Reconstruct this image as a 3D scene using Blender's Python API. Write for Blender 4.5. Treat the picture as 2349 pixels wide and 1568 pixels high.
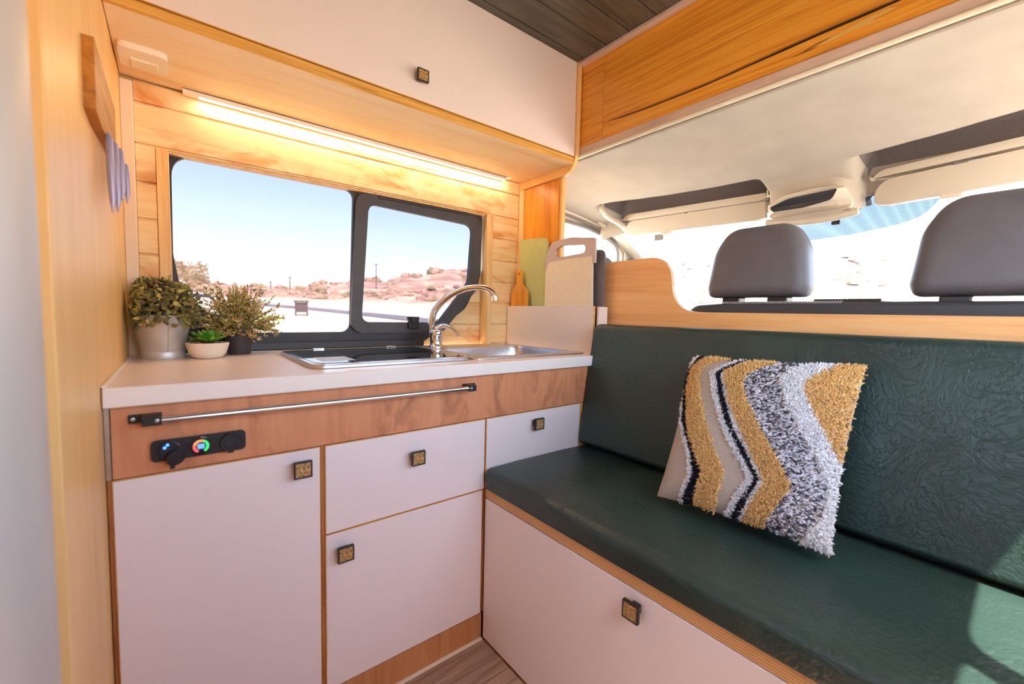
import bpy, bmesh, math, random
import numpy as np
from mathutils import Vector, Matrix, Euler
from mathutils.geometry import tessellate_polygon

random.seed(7)
rng = np.random.default_rng(11)
for _o in list(bpy.data.objects):
    bpy.data.objects.remove(_o)
S = bpy.context.scene
COL = S.collection
R = math.radians

# ------------------------------------------------------------------ camera
cam = bpy.data.objects.new('camera', bpy.data.cameras.new('camera'))
COL.objects.link(cam)
RT = Vector((0.78182391, -0.62308656, 0.02268291))
UP = Vector((0.02406781, 0.06651225, 0.99749529))
FW = Vector((0.6230346, 0.77931974, -0.0669972))
M = Matrix((RT, UP, -FW)).transposed().to_4x4()
M.translation = (-0.67067801, -0.94778933, 0.93457844)
cam.matrix_world = M
cam.data.sensor_fit = 'HORIZONTAL'
cam.data.sensor_width = 36.0
cam.data.lens = 968.377 * 36.0 / 2349.0
cam.data.clip_start = 0.02
cam.data.clip_end = 2000
cam.data.dof.use_dof = True
cam.data.dof.focus_distance = 1.45
cam.data.dof.aperture_fstop = 2.8
S.camera = cam

# ------------------------------------------------------------------ world, sun, exposure
SUN_TO = Vector((-0.40, -0.90, 2.25)).normalized()
w = bpy.data.worlds.new('world')
S.world = w
w.use_nodes = True
wn = w.node_tree
bg = wn.nodes['Background']
sky = wn.nodes.new('ShaderNodeTexSky')
sky.sky_type = 'NISHITA'
sky.sun_disc = False
sky.sun_elevation = math.asin(SUN_TO.z)
sky.sun_rotation = math.atan2(SUN_TO.x, SUN_TO.y) % (2 * math.pi)
sky.altitude = 20
sky.air_density = 1.0
sky.dust_density = 2.0
sky.ozone_density = 1.0
wn.links.new(sky.outputs[0], bg.inputs[0])
bg.inputs[1].default_value = 0.85
sun = bpy.data.objects.new('sun', bpy.data.lights.new('sun', 'SUN'))
COL.objects.link(sun)
sun.data.energy = 16.0
sun.data.angle = R(0.55)
sun.data.color = (1.0, 0.95, 0.88)
sun.rotation_euler = SUN_TO.to_track_quat('Z', 'Y').to_euler()
sun.location = (-3, -6, 9)
S.view_settings.view_transform = 'Standard'
S.view_settings.look = 'None'
S.view_settings.gamma = 1.0
S.view_settings.use_curve_mapping = False
S.view_settings.exposure = 1.32
S.cycles.max_bounces = 10
S.cycles.diffuse_bounces = 6
S.cycles.glossy_bounces = 4
S.cycles.transmission_bounces = 6
S.cycles.transparent_max_bounces = 12
S.cycles.sample_clamp_indirect = 6.0
S.cycles.use_denoising = True
S.cycles.caustics_reflective = False
S.cycles.caustics_refractive = False


# ------------------------------------------------------------------ material helpers
def srgb(r, g, b):
    f = lambda c: (c / 255) / 12.92 if c / 255 <= 0.04045 else ((c / 255 + 0.055) / 1.055) ** 2.4
    return (f(r), f(g), f(b), 1.0)


class NT:
    def __init__(self, name):
        self.m = bpy.data.materials.new(name)
        self.m.use_nodes = True
        self.t = self.m.node_tree
        self.t.nodes.clear()
        self.out = self.t.nodes.new('ShaderNodeOutputMaterial')

    def n(self, typ, ins=None, **props):
        nd = self.t.nodes.new('ShaderNode' + typ)
        for k, v in props.items():
            setattr(nd, k, v)
        for k, v in (ins or {}).items():
            s = nd.inputs[k]
            if hasattr(v, 'is_output') or isinstance(v, bpy.types.NodeSocket):
                self.t.links.new(v, s)
            else:
                s.default_value = v
        return nd

    def ramp(self, fac, stops, interp='LINEAR'):
        nd = self.t.nodes.new('ShaderNodeValToRGB')
        cr = nd.color_ramp
        cr.interpolation = interp
        while len(cr.elements) < len(stops):
            cr.elements.new(0.5)
        for e, (p, c) in zip(cr.elements, stops):
            e.position = p
            e.color = c if len(c) == 4 else (*c, 1)
        self.t.links.new(fac, nd.inputs[0])
        return nd.outputs[0]

    def math(self, op, a, b=None, c=None):
        nd = self.t.nodes.new('ShaderNodeMath')
        nd.operation = op
        for i, v in enumerate((a, b, c)):
            if v is None:
                continue
            if isinstance(v, bpy.types.NodeSocket):
                self.t.links.new(v, nd.inputs[i])
            else:
                nd.inputs[i].default_value = v
        return nd.outputs[0]

    def mix(self, fac, a, b, blend='MIX'):
        nd = self.t.nodes.new('ShaderNodeMix')
        nd.data_type = 'RGBA'
        nd.blend_type = blend
        for i, v in ((0, fac), (6, a), (7, b)):
            if isinstance(v, bpy.types.NodeSocket):
                self.t.links.new(v, nd.inputs[i])
            else:
                nd.inputs[i].default_value = v
        return nd.outputs[2]

    def coord(self, scale=(1, 1, 1), rand=0.0, kind='Object', rot=(0, 0, 0)):
        tc = self.n('TexCoord')
        v = tc.outputs[kind]
        if rand:
            oi = self.n('ObjectInfo')
            r = self.math('MULTIPLY', oi.outputs['Random'], rand)
            v = self.n('VectorMath', {0: v, 1: self.n('CombineXYZ', {0: r, 1: r, 2: r}).outputs[0]}).outputs[0]
        return self.n('Mapping', {'Vector': v, 'Scale': scale, 'Rotation': rot}).outputs[0]

    def bsdf(self, color, rough=0.5, bump=None, bstr=0.2, bdist=0.002, **kw):
        p = self.n('BsdfPrincipled')
        for k, v in (('Base Color', color), ('Roughness', rough), *kw.items()):
            k = k.replace('_', ' ')
            if isinstance(v, bpy.types.NodeSocket):
                self.t.links.new(v, p.inputs[k])
            else:
                p.inputs[k].default_value = v
        if bump is not None:
            b = self.n('Bump', {'Height': bump, 'Strength': bstr, 'Distance': bdist})
            self.t.links.new(b.outputs[0], p.inputs['Normal'])
        self.t.links.new(p.outputs[0], self.out.inputs[0])
        return self.m


def plain(name, c, rough=0.5, metal=0.0, noise=0.0, nscale=40, bstr=0.0, **kw):
    n = NT(name)
    col = c
    bump = None
    if noise or bstr:
        nz = n.n('TexNoise', {'Vector': n.coord(), 'Scale': nscale, 'Detail': 4.0}).outputs[0]
        if noise:
            lo = tuple(max(0, x * (1 - noise)) for x in c[:3]) + (1,)
            hi = tuple(min(1, x * (1 + noise)) for x in c[:3]) + (1,)
            col = n.ramp(nz, [(0.3, lo), (0.7, hi)])
        if bstr:
            bump = nz
    return n.bsdf(col, rough, bump, bstr, 0.002, Metallic=metal, **kw)


def wood(name, light, mid, dark, axis=0, scale=3.0, stretch=12.0, rough=0.45, rand=17.0, knots=0.0, kscale=3.0,
         scorch=None, scorch_amt=0.5, tone=0.0, bstr=0.12, fine=0.5, spec=0.4):
    """axis = grain direction; light/mid/dark colours; scorch = colour of torched patches"""
    n = NT(name)
    sc = [stretch] * 3
    sc[axis] = 1.0
    v = n.coord(tuple(sc), rand)
    vi = n.coord((1, 1, 1), rand)
    a = n.n('TexNoise', {'Vector': v, 'Scale': scale, 'Detail': 5.0, 'Roughness': 0.6, 'Distortion': 0.8}).outputs[0]
    sc2 = [stretch * 5] * 3
    sc2[axis] = 2.0
    f = n.n('TexNoise', {'Vector': n.coord(tuple(sc2), rand), 'Scale': scale, 'Detail': 3.0, 'Roughness': 0.6}).outputs[0]
    g = n.math('ADD', n.math('MULTIPLY', a, 1 - 0.45 * fine), n.math('MULTIPLY', f, 0.45 * fine))
    col = n.ramp(g, [(0.30, dark), (0.48, mid), (0.66, light)])
    if scorch is not None:
        s2 = [2.2] * 3
        s2[axis] = 1.0
        b = n.n('TexNoise', {'Vector': n.coord(tuple(s2), rand), 'Scale': 5.5, 'Detail': 3.0, 'Roughness': 0.62, 'Distortion': 0.6}).outputs[0]
        b = n.math('MULTIPLY', n.ramp(b, [(0.53, (0, 0, 0)), (0.74, (1, 1, 1))]), scorch_amt)
        col = n.mix(b, col, scorch)
    if knots:
        s3 = [1.5] * 3
        s3[axis] = 0.9
        w1 = n.n('TexNoise', {'Vector': vi, 'Scale': 9.0, 'Detail': 2.0}).outputs[1]
        vv = n.n('VectorMath', {0: n.coord(tuple(s3), rand), 1: n.n('VectorMath', {0: w1, 1: (0.03, 0.03, 0.03)}, operation='MULTIPLY').outputs[0]}).outputs[0]
        vo = n.n('TexVoronoi', {'Vector': vv, 'Scale': kscale}).outputs['Distance']
        k = n.ramp(vo, [(0.0, (1, 1, 1)), (0.035, (0.75, 0.75, 0.75)), (0.05, (0.2, 0.2, 0.2)), (0.085, (0.45, 0.45, 0.45)), (0.16, (0, 0, 0))])
        col = n.mix(n.math('MULTIPLY', k, knots), col, tuple(c * 0.55 for c in dark[:3]) + (1,))
    if tone:
        oi = n.n('ObjectInfo').outputs['Random']
        col = n.mix(n.math('MULTIPLY', oi, tone), col, dark)
    return n.bsdf(col, rough, f, bstr, 0.0015, Specular_IOR_Level=spec)


def glass_tint(name, tint, gloss=0.05, rough=0.0):
    n = NT(name)
    t = n.n('BsdfTransparent', {'Color': tint})
    g = n.n('BsdfGlossy', {'Color': (1, 1, 1, 1), 'Roughness': rough})
    fr = n.n('Fresnel', {'IOR': 1.16})
    fac = n.math('MINIMUM', n.math('ADD', fr.outputs[0], gloss), 0.25)
    mx = n.n('MixShader', {0: fac, 1: t.outputs[0], 2: g.outputs[0]})
    n.t.links.new(mx.outputs[0], n.out.inputs[0])
    return n.m


def emit(name, c, s):
    n = NT(name)
    e = n.n('Emission', {'Color': c, 'Strength': s})
    n.t.links.new(e.outputs[0], n.out.inputs[0])
    return n.m


def vcol_mat(name, rough=0.7, trans=0.0, jitter=0.25, nscale=300, spec=0.3):
    """colour of each leaf / yarn loop comes from its own 'tint' attribute"""
    n = NT(name)
    a = n.n('Attribute', attribute_name='tint').outputs['Color']
    nz = n.n('TexNoise', {'Vector': n.coord(), 'Scale': nscale, 'Detail': 2.0}).outputs[0]
    col = n.mix(jitter, a, n.mix(1.0, a, n.ramp(nz, [(0.3, (0.45, 0.45, 0.45)), (0.7, (1.5, 1.5, 1.5))]), 'MULTIPLY'))
    m = n.bsdf(col, rough, Specular_IOR_Level=spec)
    if trans:
        p = [x for x in n.t.nodes if x.type == 'BSDF_PRINCIPLED'][0]
        tl = n.n('BsdfTranslucent', {'Color': col})
        mx = n.n('MixShader', {0: trans, 1: p.outputs[0], 2: tl.outputs[0]})
        n.t.links.new(mx.outputs[0], n.out.inputs[0])
    return m


MT = {}
MT['laminate'] = plain('white_laminate', srgb(242, 224, 216), 0.38, noise=0.015, nscale=3)
MT['counter'] = plain('white_worktop', srgb(242, 226, 216), 0.34, noise=0.02, nscale=6)
MT['pine'] = wood('torched_pine', srgb(252, 228, 184), srgb(246, 212, 158), srgb(224, 170, 108), 0, 2.6, 9, 0.42, knots=0.85, kscale=4.2,
                  scorch=srgb(214, 130, 52), scorch_amt=0.9, tone=0.12)
MT['pine_v'] = wood('pine_upright', srgb(248, 214, 158), srgb(240, 196, 134), srgb(220, 164, 100), 2, 2.6, 12, 0.42)
MT['birch'] = wood('birch_panel', srgb(246, 200, 134), srgb(241, 190, 120), srgb(232, 174, 104), 2, 1.6, 7, 0.4, tone=0.0, bstr=0.04)
MT['birch_x'] = wood('birch_panel_level', srgb(250, 228, 194), srgb(246, 218, 178), srgb(232, 196, 148), 0, 1.6, 10, 0.42, bstr=0.04)
MT['ply_edge'] = wood('plywood_edge_honey', srgb(240, 190, 104), srgb(224, 164, 76), srgb(184, 120, 50), 0, 4, 30, 0.5)
MT['orange'] = wood('varnished_timber', srgb(244, 176, 72), srgb(236, 156, 52), srgb(192, 108, 32), 1, 2.2, 34, 0.28, knots=0.6, kscale=2.4, bstr=0.06, spec=0.5)
MT['orange_v'] = wood('varnished_post', srgb(242, 170, 66), srgb(232, 150, 46), srgb(196, 112, 30), 2, 2.4, 14, 0.3, knots=0.5, kscale=2.4, bstr=0.06)
MT['bulk'] = wood('bulkhead_plywood', srgb(250, 194, 132), srgb(244, 178, 114), srgb(228, 154, 92), 1, 2.2, 14, 0.36, knots=0.3, kscale=2.0, bstr=0.05)
MT['fascia'] = wood('scorched_plywood', srgb(222, 150, 106), srgb(214, 140, 96), srgb(198, 122, 82), 2, 2.4, 9, 0.5, scorch=srgb(112, 54, 36), scorch_amt=0.75, bstr=0.05)
MT['kick'] = wood('plain_plywood_kick', srgb(208, 148, 96), srgb(196, 130, 80), srgb(168, 104, 60), 2, 2.4, 9, 0.55, bstr=0.05)
MT['carcass'] = wood('carcass_plywood', srgb(196, 132, 72), srgb(180, 112, 58), srgb(146, 84, 42), 2, 3, 12, 0.55)
MT['ceil'] = wood('charcoal_stained_pine', srgb(120, 112, 98), srgb(98, 91, 79), srgb(64, 58, 51), 0, 2.6, 10, 0.42, knots=0.5, kscale=3.0, tone=0.25, bstr=0.15)
MT['groove'] = plain('groove_raw_wood', srgb(150, 138, 112), 0.6)  # pale raw wood seen in the gaps between ceiling planks
MT['floor'] = wood('grey_oak_vinyl', srgb(196, 162, 136), srgb(166, 132, 108), srgb(112, 84, 68), 0, 3.0, 16, 0.45, rand=9, tone=0.1, fine=0.9)
MT['paint'] = plain('offwhite_paint', srgb(238, 218, 196), 0.5)
MT['cream'] = plain('cream_trim', srgb(240, 226, 200), 0.4)
MT['pinktrim'] = wood('limewashed_batten', srgb(226, 200, 180), srgb(214, 184, 166), srgb(196, 164, 148), 1, 3, 12, 0.55)
MT['black'] = plain('black_plastic', srgb(34, 31, 34), 0.42)
MT['rubber'] = plain('window_rubber', srgb(46, 44, 50), 0.5, noise=0.12, nscale=20)
MT['rubber2'] = plain('slider_rubber', srgb(66, 64, 70), 0.48, noise=0.12, nscale=20)
MT['knobblack'] = plain('blackened_iron', srgb(52, 46, 44), 0.4, metal=0.3)
n = NT('gold_cork_inlay')
_v = n.n('TexNoise', {'Vector': n.coord(), 'Scale': 330.0, 'Detail': 3.0}).outputs[0]
MT['cork'] = n.bsdf(n.ramp(_v, [(0.36, srgb(112, 78, 42)), (0.5, srgb(172, 128, 74)), (0.62, srgb(216, 174, 114))]), 0.45, _v, 0.4, 0.001)
MT['chrome'] = plain('chrome', (0.85, 0.84, 0.84, 1), 0.07, metal=1.0)
MT['steel'] = plain('brushed_steel', (0.62, 0.61, 0.62, 1), 0.3, metal=1.0, noise=0.08, nscale=60)
MT['railsteel'] = plain('satin_rail', (0.72, 0.7, 0.7, 1), 0.22, metal=1.0)
MT['alu'] = plain('satin_aluminium', srgb(198, 188, 178), 0.45, metal=0.25)
MT['whiteplastic'] = plain('white_plastic', srgb(244, 232, 214), 0.35)
MT['blackglass'] = plain('black_hob_glass', (0.012, 0.012, 0.014, 1), 0.04, Coat_Weight=0.5)
MT['sticker'] = plain('pale_sticker', srgb(206, 220, 236), 0.5)
MT['galv'] = plain('galvanised_zinc', srgb(202, 194, 186), 0.42, metal=0.45, noise=0.10, nscale=30)
MT['blackpot'] = plain('matt_black_pot', srgb(66, 58, 60), 0.6)
MT['cement'] = plain('cream_ceramic', srgb(236, 222, 202), 0.6, noise=0.05, nscale=60)
MT['soil'] = plain('dark_soil', srgb(52, 40, 30), 0.9, noise=0.3, nscale=120)
MT['stemgreen'] = plain('dry_stem', srgb(96, 92, 54), 0.8)
MT['leaf'] = vcol_mat('small_leaves', 0.55, trans=0.35, spec=0.3)
MT['yarn'] = vcol_mat('tufted_yarn', 0.95, jitter=0.35, nscale=420, spec=0.1)
MT['pebble'] = vcol_mat('pebbles', 0.6)
n = NT('succulent_leaf')
_z = n.n('SeparateXYZ', {0: n.n('TexCoord').outputs['Generated']}).outputs[2]
_nz = n.n('TexNoise', {'Vector': n.coord(), 'Scale': 60.0}).outputs[0]
MT['succulent'] = n.bsdf(n.mix(n.ramp(_nz, [(0.35, (0, 0, 0)), (0.7, (1, 1, 1))]), srgb(64, 136, 40), srgb(150, 200, 74)), 0.35, Specular_IOR_Level=0.5)
# leathers
n = NT('green_embossed_vinyl')
_c = n.coord((1, 1, 1), 5.0)
_w = n.n('TexNoise', {'Vector': _c, 'Scale': 7.0, 'Detail': 5.0, 'Distortion': 1.2}).outputs[1]
_cc = n.n('VectorMath', {0: _c, 1: n.n('VectorMath', {0: _w, 1: (0.22, 0.22, 0.22)}, operation='MULTIPLY').outputs[0]}).outputs[0]
_vo = n.n('TexVoronoi', {'Vector': _cc, 'Scale': 46.0}, feature='DISTANCE_TO_EDGE').outputs['Distance']
_cr = n.ramp(_vo, [(0.0, (0, 0, 0)), (0.10, (0.8, 0.8, 0.8)), (0.4, (1, 1, 1))])
_w2 = n.n('TexNoise', {'Vector': _cc, 'Scale': 34.0, 'Detail': 6.0, 'Distortion': 2.2}).outputs[0]
_h = n.math('ADD', n.math('MULTIPLY', _cr, 0.3), n.math('MULTIPLY', _w2, 0.9))
_big = n.n('TexNoise', {'Vector': _c, 'Scale': 4.0, 'Detail': 2.0}).outputs[0]
MT['vinyl'] = n.bsdf(n.ramp(_big, [(0.3, srgb(35, 52, 46)), (0.7, srgb(43, 62, 55))]), 0.36, _h, 0.42, 0.0032, Specular_IOR_Level=0.55)
MT['seatgrey'] = plain('grey_seat_leather', srgb(98, 94, 100), 0.5, noise=0.06, nscale=25, bstr=0.04)
MT['seatdark'] = plain('charcoal_seat_leather', srgb(62, 62, 66), 0.5, noise=0.06, nscale=25, bstr=0.04)
MT['thread'] = plain('pale_thread', srgb(196, 192, 196), 0.8)
n = NT('headliner_cloth')
_nz = n.n('TexNoise', {'Vector': n.coord(), 'Scale': 420.0, 'Detail': 2.0}).outputs[0]
_n2 = n.n('TexNoise', {'Vector': n.coord(), 'Scale': 9.0, 'Detail': 3.0}).outputs[0]
MT['headliner'] = n.bsdf(n.mix(n.ramp(_n2, [(0.35, (0, 0, 0)), (0.7, (1, 1, 1))]), srgb(182, 170, 155), srgb(192, 180, 165)), 0.9, _nz, 0.25, 0.001)
MT['pocket'] = plain('shade_toned_lining', srgb(122, 112, 110), 0.9, noise=0.1, nscale=200)  # dark base colour stands in for shade inside the overhead pockets
MT['cabplastic'] = plain('beige_cab_plastic', srgb(212, 200, 182), 0.5)
MT['cabgrey'] = plain('grey_door_seal', srgb(128, 120, 114), 0.6)
MT['glassdark'] = plain('dark_lens', srgb(60, 62, 70), 0.12)
MT['privacy'] = glass_tint('privacy_glass', (0.40, 0.37, 0.37, 1), 0.0)
MT['privacy_slide'] = glass_tint('privacy_glass_slider', (0.38, 0.355, 0.36, 1), 0.0)
MT['clear'] = glass_tint('clear_glass', (0.93, 0.95, 0.95, 1), 0.0)
MT['tintside'] = glass_tint('side_door_glass', (0.90, 0.91, 0.91, 1), 0.0)
n = NT('sunband_blue')
_tc = n.coord((1, 1, 1))
_vo = n.n('TexVoronoi', {'Vector': _tc, 'Scale': 260.0, 'Randomness': 0.0}).outputs['Distance']
_tr = n.n('BsdfTransparent', {'Color': (0.15, 0.15, 0.155, 1)})
_df = n.n('BsdfPrincipled', {'Base Color': srgb(84, 104, 140), 'Roughness': 0.5})
_mx = n.n('MixShader', {0: n.ramp(_vo, [(0.30, (0.85, 0.85, 0.85)), (0.42, (0.1, 0.1, 0.1))]), 1: _tr.outputs[0], 2: _df.outputs[0]})
n.t.links.new(_mx.outputs[0], n.out.inputs[0])
MT['sunband'] = n.m
MT['led'] = emit('warm_led', (1.0, 0.85, 0.60, 1), 19.0)
MT['ledblue'] = emit('blue_indicator', (0.06, 0.22, 1.0, 1), 1.6)
MT['ledred'] = emit('gauge_red', (1.0, 0.12, 0.10, 1), 0.62)
MT['ledorange'] = emit('gauge_orange', (1.0, 0.30, 0.12, 1), 0.62)
MT['ledgreen'] = emit('gauge_green', (0.06, 0.80, 0.22, 1), 0.52)
MT['ledcyan'] = emit('gauge_core', (0.16, 0.40, 1.0, 1), 0.6)
MT['whitepaint'] = plain('white_car_paint', srgb(232, 232, 236), 0.35)
MT['body'] = plain('van_body_paint', srgb(225, 222, 216), 0.5)


# ------------------------------------------------------------------ geometry helpers
class G:
    def __init__(self):
        self.v, self.f, self.m = [], [], []

    def add(self, vs, fs, m=0):
        b = len(self.v)
        self.v += [tuple(p) for p in vs]
        self.f += [tuple(b + i for i in q) for q in fs]
        self.m += [m] * len(fs)
        return self

    def box(self, x0, x1, y0, y1, z0, z1, m=0):
        vs = [(x, y, z) for x in (x0, x1) for y in (y0, y1) for z in (z0, z1)]
        return self.add(vs, [(0, 1, 3, 2), (4, 6, 7, 5), (0, 4, 5, 1), (2, 3, 7, 6), (0, 2, 6, 4), (1, 5, 7, 3)], m)

    def plate(self, outer, axis, a0, a1, holes=(), m=0, m_side=None):
        """polygon (2D, other two axes in order) with holes, extruded along axis"""
        def p3(p, a):
            q = list(p)
            q.insert(axis, a)
            return tuple(q)
        loops = [list(outer)] + [list(h) for h in holes]
        flat = [p for l in loops for p in l]
        tris = tessellate_polygon([[Vector((p[0], p[1], 0)) for p in l] for l in loops])
        nn = len(flat)
        vs = [p3(p, a0) for p in flat] + [p3(p, a1) for p in flat]
        fs = [tuple(t) for t in tris] + [tuple(i + nn for i in reversed(t)) for t in tris]
        self.add(vs, fs, m)
        b = len(self.v) - 2 * nn
        o = 0
        ms = m if m_side is None else m_side
        for l in loops:
            k = len(l)
            for i in range(k):
                j = (i + 1) % k
                self.f.append((b + o + i, b + o + j, b + nn + o + j, b + nn + o + i))
                self.m.append(ms)
            o += k
        return self

    def tube(self, path, r, seg=10, cap=True, m=0, flat=None):
        """sweep a circle (or ellipse flat=(rx, ry)) along a path; r may be a list"""
        P = [Vector(p) for p in path]
        nP = len(P)
        rs = r if isinstance(r, (list, tuple)) else [r] * nP
        t0 = (P[1] - P[0]).normalized()
        ref = Vector((0, 0, 1)) if abs(t0.z) < 0.9 else Vector((1, 0, 0))
        u = t0.cross(ref).normalized()
        vs = []
        for i in range(nP):
            t = (P[min(i + 1, nP - 1)] - P[max(i - 1, 0)]).normalized()
            u = (u - t * u.dot(t)).normalized()
            w_ = t.cross(u)
            for k in range(seg):
                a = 2 * math.pi * k / seg
                fx, fy = flat or (1, 1)
                vs.append(P[i] + u * (math.cos(a) * rs[i] * fx) + w_ * (math.sin(a) * rs[i] * fy))
        fs = []
        for i in range(nP - 1):
            for k in range(seg):
                k2 = (k + 1) % seg
                fs.append((i * seg + k, i * seg + k2, (i + 1) * seg + k2, (i + 1) * seg + k))
        if cap:
            fs.append(tuple(reversed(range(seg))))
            fs.append(tuple((nP - 1) * seg + k for k in range(seg)))
        return self.add(vs, fs, m)

    def lathe(self, prof, c, seg=32, m=0, axis=2):
        """prof = [(r, h)...] open or closed at r=0"""
        vs, fs = [], []
        for (r, h) in prof:
            for k in range(seg):
                a = 2 * math.pi * k / seg
                p = [r * math.cos(a), r * math.sin(a), h] if axis == 2 else [r * math.cos(a), h, r * math.sin(a)]
                if axis == 0:
                    p = [h, r * math.cos(a), r * math.sin(a)]
                vs.append((c[0] + p[0], c[1] + p[1], c[2] + p[2]))
        for i in range(len(prof) - 1):
            for k in range(seg):
                k2 = (k + 1) % seg
                fs.append((i * seg + k, i * seg + k2, (i + 1) * seg + k2, (i + 1) * seg + k))
        fs.append(tuple(reversed(range(seg))))
        fs.append(tuple((len(prof) - 1) * seg + k for k in range(seg)))
        return self.add(vs, fs, m)

    def grid(self, fn, nu, nv, m=0, close_u=False):
        vs = [fn(i / nu, j / nv) for j in range(nv + 1) for i in range(nu + 1)]
        fs = [(j * (nu + 1) + i, j * (nu + 1) + i + 1, (j + 1) * (nu + 1) + i + 1, (j + 1) * (nu + 1) + i) for j in range(nv) for i in range(nu)]
        return self.add(vs, fs, m)


def wpos(o):
    p = Vector((0, 0, 0))
    while o is not None:
        p += o.location
        o = o.parent
    return p


def tag(o, label=None, cat=None, group=None, kind=None):
    for k, v in (('label', label), ('category', cat), ('group', group), ('kind', kind)):
        if v:
            o[k] = v
    return o


def obj(name, g, mats, parent=None, bevel=0.0, seg=2, smooth=True, angle=35, subsurf=0, tint=None, fixn=True, origin=None):
    me = bpy.data.meshes.new(name)
    V = np.array(g.v, dtype=float)
    lo, hi = V.min(0), V.max(0)
    org = Vector(origin) if origin is not None else Vector(((lo[0] + hi[0]) / 2, (lo[1] + hi[1]) / 2, lo[2]))
    V = V - np.array(org)
    me.from_pydata(V.tolist(), [], g.f)
    if not isinstance(mats, (list, tuple)):
        mats = [mats]
    for k in mats:
        me.materials.append(MT[k] if isinstance(k, str) else k)
    me.polygons.foreach_set('material_index', g.m)
    if tint is not None:
        at = me.attributes.new('tint', 'FLOAT_COLOR', 'POINT')
        at.data.foreach_set('color', np.asarray(tint, dtype=np.float32).ravel())
    me.update()
    if fixn:
        bm = bmesh.new()
        bm.from_mesh(me)
        bmesh.ops.recalc_face_normals(bm, faces=bm.faces)
        bm.to_mesh(me)
        bm.free()
    if smooth:
        me.polygons.foreach_set('use_smooth', [True] * len(me.polygons))
        me.set_sharp_from_angle(angle=R(angle))
    o = bpy.data.objects.new(name, me)
    COL.objects.link(o)
    if parent is not None:
        o.parent = parent
        o.location = org - wpos(parent)
    else:
        o.location = org
    if bevel:
        b = o.modifiers.new('bevel', 'BEVEL')
        b.width = bevel
        b.segments = seg
        b.limit_method = 'ANGLE'
        b.angle_limit = R(40)
        b.harden_normals = True
    if subsurf:
        s = o.modifiers.new('subsurf', 'SUBSURF')
        s.levels = subsurf
        s.render_levels = subsurf
    return o


def thing(name, label, cat, loc, group=None, kind=None):
    o = bpy.data.objects.new(name, None)
    COL.objects.link(o)
    o.location = loc
    o.empty_display_size = 0.05
    return tag(o, label, cat, group, kind)


def struct(name, g, mats, bevel=0.0, label=None, **kw):
    return tag(obj(name, g, mats, None, bevel, **kw), label, None, None, 'structure')


def dup(src, loc, parent=None):
    c = src.copy()
    COL.objects.link(c)
    c.parent = parent
    c.location = Vector(loc) - (wpos(parent) if parent else Vector((0, 0, 0)))
    return c


def rpoly(pts, n=6):
    """pts = [(x, y, r)...] -> polygon with filleted corners"""
    out = []
    k = len(pts)
    for i in range(k):
        p = Vector(pts[i][:2])
        r = pts[i][2] if len(pts[i]) > 2 else 0
        a = Vector(pts[i - 1][:2])
        b = Vector(pts[(i + 1) % k][:2])
        if r <= 0:
            out.append(tuple(p))
            continue
        da, db = (a - p), (b - p)
        la, lb = da.length, db.length
        da, db = da / la, db / lb
        ang = math.acos(max(-1, min(1, da.dot(db))))
        d = min(r / math.tan(ang / 2), la * 0.49, lb * 0.49)
        for j in range(n + 1):
            t = j / n
            q = (p + da * d) * (1 - t) ** 2 + p * 2 * t * (1 - t) + (p + db * d) * t ** 2
            out.append(tuple(q))
    return out


def rrect(x0, x1, y0, y1, r, n=6):
    return rpoly([(x0, y0, r), (x1, y0, r), (x1, y1, r), (x0, y1, r)], n)


def interp(tab, x):
    if x <= tab[0][0]:
        return tab[0][1]
    for (a, fa), (b, fb) in zip(tab, tab[1:]):
        if x <= b:
            return fa + (fb - fa) * (x - a) / (b - a)
    return tab[-1][1]


def smooth_path(pts, n=6):
    P = [Vector(p) for p in pts]
    out = []
    for i in range(len(P) - 1):
        p0, p1, p2, p3 = P[max(i - 1, 0)], P[i], P[i + 1], P[min(i + 2, len(P) - 1)]
        for j in range(n):
            t = j / n
            out.append(0.5 * ((2 * p1) + (p2 - p0) * t + (2 * p0 - 5 * p1 + 4 * p2 - p3) * t * t + (-p0 + 3 * p1 - 3 * p2 + p3) * t ** 3))
    out.append(P[-1])
    return out

XL, YW, ZC, YR = -0.767, 0.56, 1.90, -1.22


def sweep(g, path, prof, up=(0, 0, 1), m=0, cap=True):
    """extrude a closed 2D profile (side, up) along a path"""
    P = [Vector(p) for p in path]
    up = Vector(up)
    vs, k = [], len(prof)
    for i in range(len(P)):
        t = (P[min(i + 1, len(P) - 1)] - P[max(i - 1, 0)]).normalized()
        s = t.cross(up).normalized()
        u = s.cross(t)
        vs += [P[i] + s * a + u * b for a, b in prof]
    fs = [(i * k + j, i * k + (j + 1) % k, (i + 1) * k + (j + 1) % k, (i + 1) * k + j) for i in range(len(P) - 1) for j in range(k)]
    if cap:
        fs += [tuple(reversed(range(k))), tuple((len(P) - 1) * k + j for j in range(k))]
    return g.add(vs, fs, m)


# ================================================================== SETTING: living compartment
floor = struct('floor', G().box(-2.0, 0.60, YR - 0.02, 0.60, -0.05, -0.004), 'carcass', label='grey oak vinyl plank floor of the van')
for k in range(10):
    y1 = -0.004 - k * 0.124
    xs = [-2.0, -1.35 + 0.45 * (k % 3), -0.62 + 0.21 * (k % 2) - 0.1 * (k % 3), 0.0] if k else [-2.0, -0.9, 0.0]
    for a, b in zip(xs, xs[1:]):
        obj('floor_plank', G().box(a + 0.0006, b - 0.0006, max(y1 - 0.1228, YR), y1, -0.004, 0.0), 'floor', floor, bevel=0.0008, seg=1)
trim = struct('trim_1', G().box(XL, -0.003, -0.0075, 0.002, 0.0, 0.004), 'cream', 0.001, label='thin pale sealant bead along the kitchen kickboard')

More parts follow.
